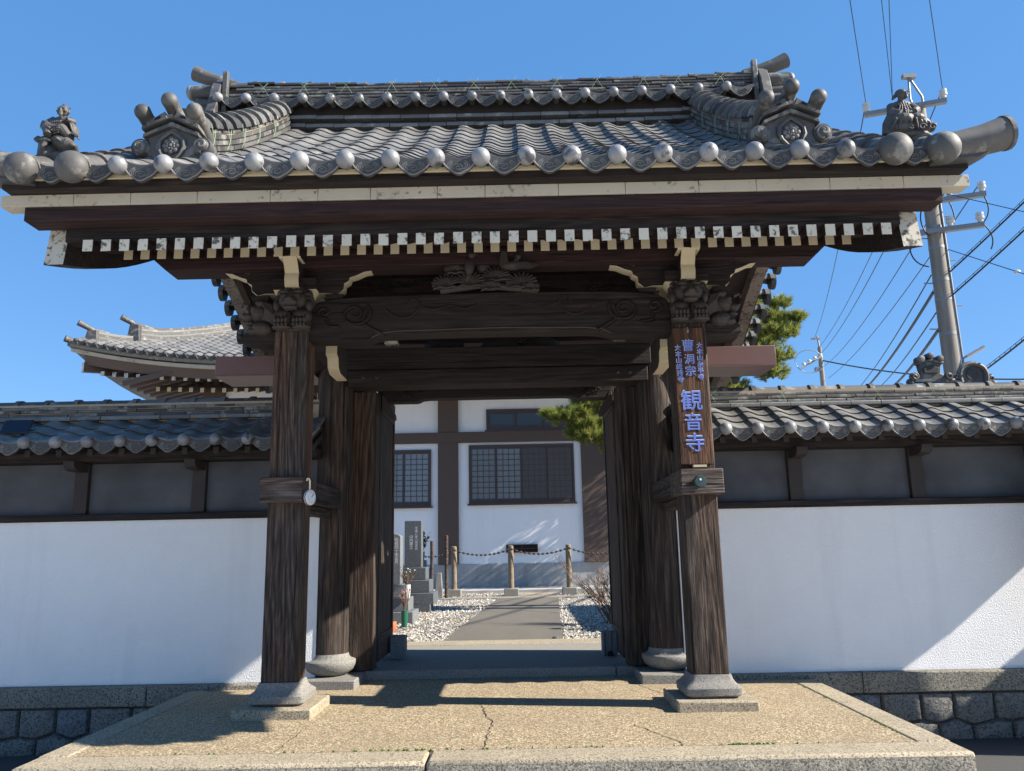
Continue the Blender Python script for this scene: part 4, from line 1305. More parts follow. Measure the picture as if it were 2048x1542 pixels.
# hipped ends, level with the front slope at the hip
for s in (-1, 1):
    b = len(vs)
    for j in range(ny + 1):
        d = D * j / ny
        for i in range(13):
            y = HY0 + d + (11.2 - 2 * d) * i / 12
            xe = HX0 + d if s < 0 else HX1 - d
            k = abs(2 * i / 12 - 1) ** 2.3
            vs.append((xe, y, 5.98 + upt(HX0 + d) * k * max(0, 1 - d / 5) + .40 * d + .022 * d * d))
    for j in range(ny):
        for i in range(12):
            a = b + j * 13 + i
            fs.append((a, a + 1, a + 14, a + 13))
hr = MB().add(vs, fs).build('hall_roof', [TILE], H, smooth=True)
so = hr.modifiers.new('t', 'SOLIDIFY')
so.thickness, so.offset = .14, 0
HP = .262
HT = tile_mesh('roof_tile', HP, .34, .06)
HE = eave_mesh('eave_tile', HP, .34, .42, .056, relief=False)
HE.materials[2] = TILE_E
nh = 0
for i in range(21):
    X = HX0 + .25 + HP * i
    d = 0
    r = 0
    while X - HX0 > d + .12 and d < 3.9:
        z = hz(X, d)
        tilt = math.atan((hz(X + .13, d) - hz(X - .13, d)) / .26)
        m4 = Matrix.Translation((X, HY0 + d - .06, z + .085)) @ Matrix.Rotation(-tilt, 4, 'Y')
        if r == 0:
            link('eave_tile', HE, hr, m4)
        else:
            link('roof_tile', HT, hr, m4 @ Matrix.Rotation(math.atan(.40 + .044 * d - upt(X) / 5), 4, 'X'))
        nh += 1
        r += 1
        d += .265
# corner ridge in two tiers
def hip(d0, d1, courses, w0, label):
    n = 10
    for c in range(courses):
        vs = []
        for i in range(n + 1):
            d = d0 + (d1 - d0) * i / n
            curl = .10 * max(0, 1 - (d - d0) / .8) ** 2
            z = hz(HX0 + d, d) + .02 + .068 * c + curl
            w = w0 - .012 * c
            x, y = HX0 + d, HY0 + d
            for (q, zz) in ((-1, 0), (1, 0), (1, .062), (-1, .062)):
                vs.append((x + q * w * .707, y - q * w * .707, z + zz))
        fs = [(0, 1, 2, 3), tuple(4 * n + k for k in range(4))]
        for i in range(n):
            for k in range(4):
                fs.append((4 * i + k, 4 * i + (k + 1) % 4, 4 * i + 4 + (k + 1) % 4, 4 * i + 4 + k))
        MB().add(vs, fs).build('ridge_course', [TILE if c % 2 else TILE_BIG], hr)
    z = hz(HX0 + d0, d0) + .12
    x, y = HX0 + d0, HY0 + d0
    t = z + .072 * courses - .06
    MB().taper(x, y, z - .15, t + .05, .20, .20, .13, .16).build('end_ornament', [TILE_BIG], hr, bev=.02)
    MB().tube([(x + .25, y + .25, t + .04), (x - .05, y - .05, t + .08), (x - .30, y - .30, t + .22)], [.05, .065, .085], 12).build('horn_tile', [TILE_BIG], hr, smooth=True)
hip(.45, 1.35, 4, .17, '')
hip(1.2, 5.6, 7, .17, '')
MB().tube([(HX0 + .5, HY0 + .5, 6.66), (HX0 + .22, HY0 + .22, 6.62), (HX0 - .05, HY0 - .05, 6.72)], [.06, .07, .09], 12).build('horn_tile', [TILE_BIG], hr, smooth=True)
# the far corner, seen beside the pine
zr = 5.98 + .4 * 2.1 + .36 + .1
MB().taper(HX1 - 2.0, HY0 + 2.0, zr, zr + .55, .2, .2, .14, .16).build('end_ornament', [TILE_BIG], hr, bev=.02)
MB().tube([(HX1 - 2.4, HY0 + 2.0, zr + .5), (HX1 - 2.0, HY0 + 1.9, zr + .62), (HX1 - 1.65, HY0 + 1.8, zr + .85)], [.07, .09, .11], 14).build('horn_tile', [TILE_BIG], hr, smooth=True)
# eaves
vs, fs = [], []
n = 40
for i in range(n + 1):
    x = HX0 + .05 + (HX1 - HX0 - .1) * i / n
    z = 5.93 + upt(x)
    vs += [(x, HY0 + .10, z - .13), (x, HY0 + .10, z - .04), (x, HY0 + .2, z - .13), (x, HY0 + .2, z - .04)]
for i in range(n):
    a = 4 * i
    fs += [(a, a + 4, a + 5, a + 1), (a, a + 2, a + 6, a + 4), (a + 1, a + 5, a + 7, a + 3)]
MB().add(vs, fs).build('fascia_board', [FASCIA], H)
vs, fs = [], []
for i in range(n + 1):
    x = HX0 + .35 + (HX1 - HX0 - .7) * i / n
    z = 5.80 + upt(x)
    vs += [(x, HY0 + .2, z), (x, HY0 + .3, z - .24), (x, YW + 1, 6.3)]
for i in range(n):
    a = 3 * i
    fs += [(a, a + 3, a + 4, a + 1), (a + 1, a + 4, a + 5, a + 2)]
MB().add(vs, fs).build('soffit', [HBROWN], H)
MB().box(HX0 + .9, -8.8, 15.3, 25.0, 5.95, 5.99).build('side_soffit', [HBROWN], H)
for i in range(20):
    x = -10.75 + .315 * i
    z = 5.66 + upt(x) * .55
    q = MB().prism([(HY0 + .35, z - .12), (HY0 + .35, z), (YW, z + .45), (YW, z + .33)], 'x', x - .05, x + .05, 0).build('rafter', [HBROWN], H)
    MB().box(x - .05, x + .05, HY0 + .344, HY0 + .349, z - .12, z).build('painted_end', [PAINT], q)
    x = -9.55 + .30 * i
    if x < -4:
        z = 5.50 + upt(x) * .4
        q = MB().prism([(HY0 + 1.0, z - .12), (HY0 + 1.0, z), (YW, z + .4), (YW, z + .28)], 'x', x - .05, x + .05, 0).build('rafter', [HBROWN], H)
        MB().box(x - .05, x + .05, HY0 + .994, HY0 + .999, z - .12, z).build('painted_end', [CREAM], q)
for i in range(16):
    y = 14.9 + .40 * i
    MB().prism([(-10.15, 5.62), (-10.15, 5.50), (-8.86, 5.80), (-8.86, 5.92)], 'y', y - .06, y + .06).build('side_rafter', [HBROWN], H)
for d0, zz, nm in ((.30, 6.02, 'hip_beam'), (1.2, 5.93, 'hip_beam')):
    vs = []
    for d in (d0, 2.6):
        for q in (-.085, .085):
            for h in (-.13, .13):
                vs.append((HX0 + d + q * .7, HY0 + d - q * .7, zz + h + .10 * (d - d0)))
    MB().add(vs, [(0, 1, 3, 2), (4, 5, 7, 6), (0, 1, 5, 4), (2, 3, 7, 6), (0, 2, 6, 4), (1, 3, 7, 5)]).build(nm, [HBROWN], H)
    e = [(v[0] - .006, v[1] - .006, v[2]) for v in vs[:4]]
    MB().add(e, [(0, 1, 3, 2)]).build('painted_end', [PAINT], H)
# walkway strip of clear ledge under the facade already in hall_apron

# ================================================================ YARD: posts, chain, graves
def log_post(x, y, h, r, label, mat=None):
    t = thing('chain_post', label, 'post', (x, y, .05), 'log posts carrying the chain')
    MB().box(x - .17, x + .17, y - .14, y + .14, .03, .21).build('foot_block', [CONC], t, bev=.015)
    MB().lathe([(r, .2), (r * .95, .5), (r * 1.03, .8), (r * .95, h), (r * .6, h + .015)], (x, y, 0), 14).build('post', [LOG], t, smooth=True, ang=50)
    return (x, y, h - .07)
tops = [log_post(-1.42, 13.9, 1.19, .068, 'leftmost rustic log post carrying the chain, beside the thin bare poles'),
        log_post(-.07, 13.9, 1.19, .068, 'middle rustic log post of the chain fence, at the end of the path'),
        log_post(1.30, 13.9, 1.19, .068, 'right rustic log post of the chain fence, beside the bare shrub')]
ends = [(-2.4, 13.9, 1.08)] + tops + [(2.7, 13.9, 1.08)]
MB().lathe([(.085, .2), (.085, 1.15)], (2.7, 13.9, 0), 12)
tg = []
for k, (a, b) in enumerate(zip(ends, ends[1:])):
    mb = MB()
    n = 26
    pts = [(a[0] + (b[0] - a[0]) * i / n, a[1] - .09, a[2] + (b[2] - a[2]) * i / n - .13 * 4 * (i / n) * (1 - i / n)) for i in range(n + 1)]
    for i in range(n):
        p, q = Vector(pts[i]), Vector(pts[i + 1])
        c, dr = (p + q) / 2, (q - p)
        mb.tube([c - dr * .62, c - dr * .2, c + dr * .2, c + dr * .62], [.008, .017, .017, .008], 5, flat=.4 if i % 2 else 1.6)
    o = mb.build('chain', [CHAIN])
    tag(o, ['sagging iron chain running left from the leftmost log post', 'sagging iron chain between the left and middle log posts', 'sagging iron chain between the middle and right log posts', 'sagging iron chain running right from the right log post'][k], 'chain', 'chains between the log posts')
for (x, y, h, r, lab) in ((-1.66, 11.2, 1.28, .036, 'thin dark pole nearest the graves'), (-1.54, 13.2, 1.42, .045, 'taller thin pale pole next to the left log post')):
    o = MB().lathe([(r, .0), (r * .95, h), (r * .5, h + .01)], (x, y, .03), 10).build('thin_pole', [W_RAILX], smooth=True, ang=40)
    tag(o, lab, 'pole')
o = MB().taper(-1.70, 13.1, .03, .62, .095, .09, .055, .05).build('stone_marker', [GRANITE_G], bev=.01)
tag(o, 'small tapering granite marker in gravel by the thin pale pole', 'stone marker')
o = MB().taper(-1.74, 10.6, .03, .60, .085, .08, .07, .07).build('stone_marker', [GRANITE_G], bev=.01)
tag(o, 'squat speckled granite marker beside the thin dark pole', 'stone marker')
def grave(name, label, x0, x1, y, top, base, rounded, lines, mat, ink):
    t = thing('gravestone', label, 'gravestone', ((x0 + x1) / 2, y, .04))
    w = x1 - x0
    s = MB()
    if rounded:
        s.prism([(x0, base), (x1, base), (x1, top - .05)] + [(x0 + w / 2 + w / 2 * cos(a), top - .05 + .05 * sin(a)) for a in [pi * i / 8 for i in range(1, 8)]] + [(x0, top - .05)], 'y', y, y + w)
    else:
        s.box(x0, x1, y, y + w * .9, base, top)
    s = s.build('stele', [mat], t, bev=.006)
    for (lx, lz, st, sz) in lines:
        text('inscription', st, ink, s, (lx, y - .001, lz), sz, True, 0, .001, 0, .95)
    z = base
    for (g, h) in ((.09, .20), (.16, .20), (.24, .18)):
        if z - h < .03: h = z - .03
        MB().box(x0 - g, x1 + g * .95, y - g * .9, y + w + g, z - h, z - .003).build('base_stone', [mat], t, bev=.008)
        z -= h
        if z < .05: break
    return t
grave('a', 'pale grey gravestone with rounded top nearest the left door leaf', -2.02, -1.735, 7.3, 1.40, .62, True,
      [(-1.80, 1.13, '昭和四十年五月', .060)], GRAVE_L, INK)
grave('b', 'tall blue grey gravestone with engraved columns behind the flower vases', -1.77, -1.49, 8.0, 1.62, .86, False,
      [(-1.575, 1.33, '平成八年八月吉日', .050), (-1.66, 1.27, '山内建之', .062)], GRAVE, INK)
t = thing('grave_pedestal', 'dark stepped grave pedestal with leafy vases on its far side', 'grave pedestal', (-1.55, 9.6, .04))
for (x0, x1, z0, z1) in ((-1.95, -1.50, .03, .45), (-1.90, -1.55, .452, .80), (-1.84, -1.62, .802, .95)):
    MB().box(x0, x1, 9.4, 9.95, z0, z1).build('base_stone', [GRAVE], t, bev=.008)

def bouquet(x, y, z, label, kind, vase, vr, vh, sp, hh, n, seed):
    rn = random.Random(seed)
    t = thing('flower_vase', label, 'flowers', (x, y, z))
    MB().lathe([(vr * .8, z), (vr, z + vh * .5), (vr, z + vh)], (x, y, 0), 14).build('vase', [vase], t, smooth=True, ang=40)
    st, lf, fl_ = MB(), MB(), MB()
    for i in range(n):
        a, q = rn.uniform(0, 6.28), rn.uniform(.2, 1)
        tip = (x + sp * q * cos(a), y + sp * q * sin(a), z + vh + hh * rn.uniform(.55, 1))
        st.tube([(x, y, z + vh - .03), ((x + tip[0]) / 2 + .01, (y + tip[1]) / 2, z + vh + hh * .4), tip], .0035, 4)
        for k in range(9):
            f = rn.uniform(.45, 1.05)
            c = Vector((x + (tip[0] - x) * f, y + (tip[1] - y) * f, z + vh + (tip[2] - z - vh) * f))
            L = rn.uniform(.06, .10) if kind == 'leaf' else rn.uniform(.015, .03)
            dv = Vector((rn.uniform(-1, 1), rn.uniform(-1, 1), rn.uniform(-.3, 1))).normalized() * L
            sd = dv.cross(Vector((0, 0, 1))).normalized() * L * (.35 if kind != 'dry' else .12)
            lf.add([c, c + dv * .5 + sd, c + dv, c + dv * .5 - sd], [(0, 1, 2, 3)])
        if kind != 'leaf' and rn.random() < .35:
            fl_.sphere(tip, rn.uniform(.008, .015), 6, 5)
    st.build('stems', [STEMM], t)
    lf.build('leaves', [LEAF if kind != 'dry' else FLOWER], t)['kind'] = 'stuff'
    if fl_.v: fl_.build('blossoms', [PALEF if kind == 'mix' else FLOWER], t)['kind'] = 'stuff'
bouquet(-1.60, 7.10, .423, 'mixed faded bouquet in a pale metal vase before the tall gravestone', 'mix', PORC, .055, .20, .16, .24, 22, 1)
bouquet(-1.56, 6.55, .04, 'dried reddish flowers in a dark green vase on the gravel', 'dry', GREENV, .050, .24, .09, .32, 24, 2)
bouquet(-1.64, 9.35, .951, 'upright pair of glossy green sprigs in a vase on the grave pedestal', 'leaf', GRAVE, .05, .16, .16, .32, 22, 3)
o = MB().box(-2.6, -1.62, 5.55, 6.2, .03, .16).build('orange_plank', [RED], bev=.01)
tag(o, 'weathered orange plank lying on gravel behind the left door leaf', 'plank')

# concrete blocks holding the doors open
def block(x0, x1, y0, y1, z1, label, cores):
    t = thing('concrete_block', label, 'concrete block', ((x0 + x1) / 2, y0, .075))
    if cores:
        w = x1 - x0
        pts = [(x0, y0), (x0 + w * .12, y0), (x0 + w * .18, y0 + .03), (x0 + w * .42, y0 + .03), (x0 + w * .48, y0), (x0 + w * .56, y0), (x0 + w * .62, y0 + .03), (x0 + w * .84, y0 + .03), (x0 + w * .9, y0), (x1, y0), (x1, y1), (x0, y1)]
        MB().prism(pts, 'z', .073, z1).build('body', [BLOCKM], t, bev=.003, seg=1)
        MB().prism([(x0 + w * .56 + .03 * cos(a) - .01, .0735 + .05 * sin(a)) for a in [pi * i / 8 for i in range(9)]], 'y', y0 - .001, y0 + .05).build('core_notch', [BLACK], t)
    else:
        MB().box(x0, x1, y0, y1, .073, z1).build('body', [BLOCKM], t, bev=.005)
block(-1.185, -1.04, 2.88, 3.07, .29, 'grey concrete block standing against the left door leaf', False)
block(.955, 1.10, 2.80, 2.99, .30, 'grooved concrete block standing against the right door leaf', True)
o = MB().sphere((.56, 4.62, .05), (.05, .045, .035), 9, 6).build('stone', [GRAVE], smooth=False)
tag(o, 'fist sized grey stone on the gravel right of the path', 'stone')

# bare shrub right of the path
rn = random.Random(11)
sh = thing('bare_shrub', 'leafless shrub with thin reddish twigs right of the path', 'shrub', (1.45, 6.4, .04))
tw = MB()
def twig(p, d, L, r, lev):
    q = p + d * L * .5 + Vector((rn.uniform(-.03, .03), rn.uniform(-.03, .03), rn.uniform(-.01, .03)))
    e = q + (d + Vector((rn.uniform(-.3, .3), rn.uniform(-.3, .3), rn.uniform(-.1, .35)))).normalized() * L * .5
    tw.tube([p, q, e], [r, r * .8, r * .55], 4)
    if lev > 0:
        for k in range(rn.choice((2, 3, 3))):
            s = p + (e - p) * rn.uniform(.35, 1)
            dd = (d + Vector((rn.uniform(-.9, .7), rn.uniform(-.7, .7), rn.uniform(-.2, .7)))).normalized()
            twig(s, dd, L * rn.uniform(.5, .75), r * .6, lev - 1)
for i in range(17):
    a = rn.uniform(0, 6.28)
    twig(Vector((1.45 + rn.uniform(-.08, .08), 6.4 + rn.uniform(-.08, .08), .03)), Vector((cos(a) * .5 - .12, sin(a) * .35, 1)).normalized(), rn.uniform(.42, .68), .010, 3)
tw.build('branches', [STEMM], sh)

# ================================================================ PINE
T = thing('pine_tree', 'spreading pine tree behind the gate, one bough hanging into the doorway', 'pine tree', (3.1, 9.2, .04))
tr = MB()
trunk = [(3.1, 9.2, 0), (3.05, 9.2, 1.2), (2.9, 9.25, 2.4), (3.1, 9.3, 3.6), (3.5, 9.2, 4.7), (3.6, 9.3, 5.8), (3.4, 9.4, 7.0)]
tr.tube(trunk, [.20, .17, .15, .13, .11, .08, .04], 10)
tr.build('trunk', [BARK], T, smooth=True)
pads = [(4.50, 9.0, 5.50, .42), (5.02, 9.1, 5.28, .30), (5.42, 9.0, 5.28, .20), (4.65, 9.0, 4.72, .42), (4.85, 8.9, 4.22, .30), (4.05, 9.0, 4.0, .40), (4.50, 9.2, 6.0, .26), (4.35, 8.9, 5.05, .40), (4.85, 9.2, 4.98, .30),
        (5.18, 9.1, 5.60, .20), (4.30, 9.1, 3.90, .25), (4.95, 9.0, 5.0, .36), (5.25, 9.0, 5.05, .24), (4.45, 9.1, 5.65, .40), (5.0, 9.0, 4.55, .32), (4.6, 9.0, 6.25, .18), (4.35, 8.9, 4.45, .36),
        (1.02, 8.8, 3.46, .30), (1.30, 8.8, 3.55, .25), (.72, 8.8, 3.50, .14), (1.55, 8.9, 3.34, .30), (.86, 8.8, 3.47, .17), (1.45, 8.7, 3.06, .25), (1.85, 8.8, 2.85, .20), (1.72, 8.8, 3.08, .30), (1.35, 8.8, 3.30, .28), (1.66, 8.9, 3.72, .28), (2.1, 9.0, 3.4, .35), (1.2, 8.8, 3.15, .18), (1.95, 9.0, 3.05, .2), (1.35, 8.8, 3.75, .20),
        (2.6, 9.3, 6.4, .6), (3.4, 9.3, 6.9, .6), (2.2, 9.3, 5.4, .6), (3.0, 9.6, 4.9, .6)]
nd = MB()
rn = random.Random(5)
for (x, y, z, r) in pads:
    c = Vector((x, y, z))
    near = min((Vector(p) for p in trunk), key=lambda p: (p - c).length + abs(p.z - c.z) * .5)
    mid = (near + c) / 2 + Vector((0, 0, .12))
    MB().tube([near, mid, c, c + (c - mid).normalized() * r * .5], [.06, .045, .022, .01], 7).build('branch', [BARK], T, smooth=True)
    k = int(46 + 260 * r)
    for i in range(k):
        u = Vector((rn.gauss(0, 1), rn.gauss(0, 1), rn.gauss(0, .62))).normalized() * (rn.random() ** .45) * r
        u.z *= .62
        p = c + u
        ax = (Vector((u.x, u.y, u.z * .6)) / r + Vector((rn.uniform(-.4, .4), rn.uniform(-.4, .4), rn.uniform(.25, 1.1)))).normalized()
        if i % 3 == 0:
            nd.tube([c + u * .4, p], [.007, .004], 3, 1)
        e1 = ax.orthogonal().normalized(); e2 = ax.cross(e1)
        L = rn.uniform(.085, .135)
        for q in range(30):
            a = rn.uniform(0, 6.28); sp = rn.uniform(.25, 1.0)
            dv = (ax + (e1 * cos(a) + e2 * sin(a)) * sp).normalized()
            b = p + ax * rn.uniform(-.06, .03)
            sd = dv.cross(Vector((rn.uniform(-1, 1), rn.uniform(-1, 1), .3))).normalized() * .0042
            nd.add([b - sd, b + sd, b + dv * L], [(0, 1, 2)], 0)
o = nd.build('crown', [NEEDLE, BARK], T)

# evergreen added behind the right pillars to shade part of the hall front
cm = thing('added_shade_tree', 'rounded dark evergreen added behind the right gate pillars to shade the hall', 'tree', (4.75, 15.7, .04))
MB().tube([(4.75, 15.7, 0), (4.7, 15.7, 1.4), (4.78, 15.7, 2.8), (4.7, 15.7, 4.0)], [.09, .07, .05, .02], 8).build('trunk', [BARK], cm, smooth=True)
lf = MB()
for i in range(6500):
    u = Vector((rn.gauss(0, 1), rn.gauss(0, 1), rn.gauss(0, 1))).normalized() * (rn.random() ** .4)
    p = Vector((4.75 + u.x * .85, 15.95 + u.y * .85, 3.75 + u.z * 1.35))
    a = Vector((rn.uniform(-1, 1), rn.uniform(-1, 1), rn.uniform(-.4, 1))).normalized() * rn.uniform(.06, .10)
    b = a.orthogonal().normalized() * a.length * .35
    lf.add([p, p + a * .5 + b, p + a, p + a * .5 - b], [(0, 1, 2, 3)])
lf.build('crown', [LEAF], cm)

# ================================================================ POLES AND WIRES
PX, PY = 8.24, 9.0
p1 = thing('utility_pole', 'tall concrete utility pole with three crossarms behind the right wall', 'utility pole', (PX, PY, 0))
MB().lathe([(.178, -.5), (.152, 4.6), (.125, 9.5)], (PX, PY, 0), 20).build('pole', [POLE], p1, smooth=True, ang=50)
MB().tube([(PX - .06, PY, 9.4), (PX - .14, PY, 9.75), (PX - .12, PY, 10.25)], .022, 8).build('top_bracket', [STEEL], p1)
MB().tube([(PX + .12, PY, 9.4), (PX + .10, PY, 9.8), (PX - .10, PY, 10.2)], .022, 8).build('top_bracket', [STEEL], p1)
MB().box(PX - .24, PX + .02, PY - .05, PY + .05, 10.2, 10.28).build('top_clamp', [STEEL], p1)
def insul(x, y, z, par, up=1):
    i = MB().lathe([(.03, 0), (.05, .02 * up), (.05, .06 * up), (.075, .07 * up), (.075, .12 * up), (.055, .13 * up), (.07, .145 * up), (.07, .19 * up), (.04, .20 * up)], (x, y, z), 12)
    i.build('insulator', [PORC], par, smooth=True, ang=40)
DX = Vector((.95, -.32, 0))       # crossarms stand square to the line of poles
def arm(z, a, b, ins):
    p, q = Vector((PX, PY - .16, z)) + DX * a, Vector((PX, PY - .16, z)) + DX * b
    n = Vector((-DX.y, DX.x, 0)) * .05
    vs = []
    for e in (p, q):
        for s in (-1, 1):
            for h in (-.045, .045):
                vs.append(e + n * s + Vector((0, 0, h)))
    r = MB().add(vs, [(0, 1, 3, 2), (4, 5, 7, 6), (0, 1, 5, 4), (2, 3, 7, 6), (0, 2, 6, 4), (1, 3, 7, 5)]).build('crossarm', [STEEL], p1)
    out = []
    for i in ins:
        c = Vector((PX, PY - .16, z)) + DX * i
        insul(c.x, c.y, c.z + .05, r)
        out.append((c.x, c.y, c.z + .26))
    return out
A1 = arm(9.52, -1.05, .42, (-1.0, .38))
A2 = arm(7.50, -.45, .85, (-.35, .25, .80))
A3 = arm(6.90, -.55, .75, (-.45, .20, .70))
for z in (4.05, 4.9, 5.57, 5.95, 6.6, 7.0, 7.45):
    rr = .178 - (z + .5) * .0052
    MB().lathe([(rr + .004, z - .03), (rr + .004, z + .03)], (PX, PY, 0), 18).build('steel_band', [STEEL], p1, smooth=True, ang=40)
for i in range(9):
    z = 5.0 + .45 * i
    s = 1 if i % 2 else -1
    MB().tube([(PX + s * .14, PY, z), (PX + s * .33, PY, z + .01)], .012, 6).build('step_bolt', [STEEL], p1)
MB().tube([(PX + .155, PY - .1, 4.1), (PX + .13, PY - .1, 6.2), (PX + .12, PY - .1, 7.6)], .022, 6).build('cable_riser', [STEEL], p1)
la = MB().tube([(PX + .15, PY - .1, 4.40), (PX + .25, PY - .12, 4.47)], .02, 6).build('lamp_bracket', [STEEL], p1)
MB().tube([(PX + .22, PY - .12, 4.44), (PX + .52, PY - .2, 4.60)], .035, 8).build('street_lamp', [PORC], la)
for q in (((-.15, 0, 7.5), (-.4, -.1, 7.1), (-.2, -.15, 6.8)), ((.25, -.1, 7.6), (.42, -.1, 7.25), (.30, -.12, 7.0)), ((.75, -.40, 7.55), (.95, -.40, 7.2), (.72, -.38, 6.95)), ((.68, -.38, 6.95), (.95, -.38, 6.7), (.84, -.3, 6.45)), ((-.5, .0, 6.85), (-.6, .0, 6.3), (-.25, -.1, 6.2))):
    p = [Vector((PX + a, PY + b, c)) for a, b, c in q]
    MB().tube([p[0] * (1 - t) ** 2 + p[1] * 2 * t * (1 - t) + p[2] * t * t for t in [i / 8 for i in range(9)]], .013, 5).build('jumper_loop', [CABLE], p1)
QX, QY = 16.35, 36.0
p2_ = thing('utility_pole', 'distant slender utility pole with looped crossarm left of the big pole', 'utility pole', (QX, QY, 0))
MB().lathe([(.17, 0), (.12, 10.6), (.10, 11.3)], (QX, QY, 0), 12).build('pole', [POLE], p2_, smooth=True, ang=50)
MB().tube([(QX, QY, 11.2), (QX - .06, QY, 11.9)], .05, 6).build('top_bracket', [STEEL], p2_)
MB().box(QX - .4, QX + .05, QY - .05, QY + .05, 11.72, 11.82).build('crossarm', [STEEL], p2_)
MB().tube([(QX, QY - .2, 10.75), (QX - 1.25, QY - .6, 10.05)], .045, 6).build('crossarm', [STEEL], p2_)
MB().tube([(QX - .75 + .75 * cos(a), QY - .4, 10.45 + .62 * sin(a)) for a in [R(20 + 16.5 * i) for i in range(20)]], .022, 6).build('cable_loop', [STEEL], p2_)
for i in range(4):
    MB().sphere((QX - .2 - .3 * i, QY - .5, 10.75 - .16 * i), .11, 8, 6).build('insulator', [PORC], p2_, smooth=True)
MB().box(QX - .35, QX - .05, QY - .2, QY + .1, 10.0, 10.2).build('junction_box', [STEEL], p2_)
def wire(a, b, sag, r, label, group=None, bead=False):
    a, b = Vector(a), Vector(b)
    n = 22
    pts = [a + (b - a) * (i / n) - Vector((0, 0, sag * 4 * (i / n) * (1 - i / n))) for i in range(n + 1)]
    mb = MB().tube(pts, r, 5)
    if bead:                                      # lashed service cable: a thin messenger above with hangers
        mb.tube([p + Vector((0, 0, .05)) for p in pts], r * .4, 4)
        for p in pts[1:-1]:
            mb.tube([p, p + Vector((0, 0, .055))], r * .4, 4)
    return tag(mb.build('power_line', [CABLE]), label, 'power line', group)
g1, g2, g3 = 'power lines overhead towards the viewer', 'power lines between the two poles', 'cables leaving the big pole to the right'
for a, b, s in ((A1[0], (5.523, 5.645, 9.5), 'left end'), (A1[1], (7.034, 6.092, 9.8), 'right end')):
    a, b = Vector(a), Vector(b)
    wire(a, a + (b - a) * 9, 0, .0075, 'thin power line rising out of the frame from the %s of the top crossarm' % s, g1)
c0 = Vector((PX - .18, PY, 10.22))
for b in ((6.238, 6.065, 9.8), (6.362, 6.069, 9.8)):
    wire(Vector((7.75, 9.0, 9.75)), Vector((7.75, 9, 9.75)) + (Vector(b) - Vector((7.75, 9, 9.75))) * 9, 0, .0065, ['left of the two crossing thin power lines above the right roof statue', 'right of the two crossing thin power lines above the right roof statue'][int(b[0] > 6.3)], g1)
q0 = Vector((QX, QY, 10.9))
for k, (a, b, s, r) in enumerate(((A1[0], (QX - .25, QY, 11.75), .5, .012), (A1[1], (QX - .1, QY, 11.2), .5, .012), (A2[0], (QX - .4, QY - .3, 10.6), .4, .012), (A2[1], (QX + .2, QY, 10.3), .4, .012), (A2[2], (QX + .3, QY, 9.6), .4, .012))):
    wire(a, b, s, r, ['thin line from the top crossarm left end to the distant pole', 'thin line from the top crossarm right end to the distant pole', 'thin line from the middle crossarm left end to the distant pole', 'thin line from the middle crossarm centre to the distant pole', 'thin line from the middle crossarm right end to the distant pole'][k], g2)
for k, (z, x2, z2, r, bd) in enumerate(((6.1, 15.3, 8.1, .014, False), (5.75, 15.6, 8.1, .026, True), (5.35, 16.1, 8.1, .015, False), (5.0, 16.6, 8.1, .026, True))):
    a, b = Vector((PX - .12, PY + .1, z)), Vector((x2, 30, z2))
    wire(a, a + (b - a) * 1.6, .5, r, ['thin cable, uppermost of the four descending left from the big pole', 'thick beaded cable, second of the four descending left from the big pole', 'thin cable, third of the four descending left from the big pole', 'thick beaded cable, lowest of the four descending left from the big pole'][k], g2, bd)
for k, (a, b, r, bd) in enumerate((((8.35, 9, 6.06), (8.685, 7, 6.70), .016, True), ((8.36, 9, 5.62), (8.612, 7, 6.20), .016, True), ((8.75, 9.0, 4.15), (8.338, 7.0, 4.332), .016, True))):
    a, b = Vector(a), Vector(b)
    wire(a, a + (b - a) * 2.6, .06, r, ['upper thick lashed cable leaving the big pole to the right', 'lower thick lashed cable leaving the big pole to the right', 'lashed cable rising right from behind the ornament with the dark oval'][k], g3, bd)
wire((8.39, 9, 6.6), (8.39 + .096 * 3, 9 - 2 * 3, 6.6 - 1.218 * 3), 0, .008, 'thin stay wire descending right through the white insulator', g3)
gi = MB().sphere((8.39 + .096 * .93, 9 - 1.86, 6.6 - 1.218 * .93), (.055, .035, .035), 12, 8).build('stay_insulator', [PORC], smooth=True)
tag(gi, 'white egg shaped insulator on the thin stay wire at right', 'insulator')
wire((QX, QY, 10.6), (23.3, 30, 8.15), .3, .035, 'dark cable running right from the distant pole behind the big pole', g2)
wire((7.9, 9, 7.9), (8.69, 7, 6.45), 0, .007, 'thin stay wire crossing the sky under the corner horn tile', g3)

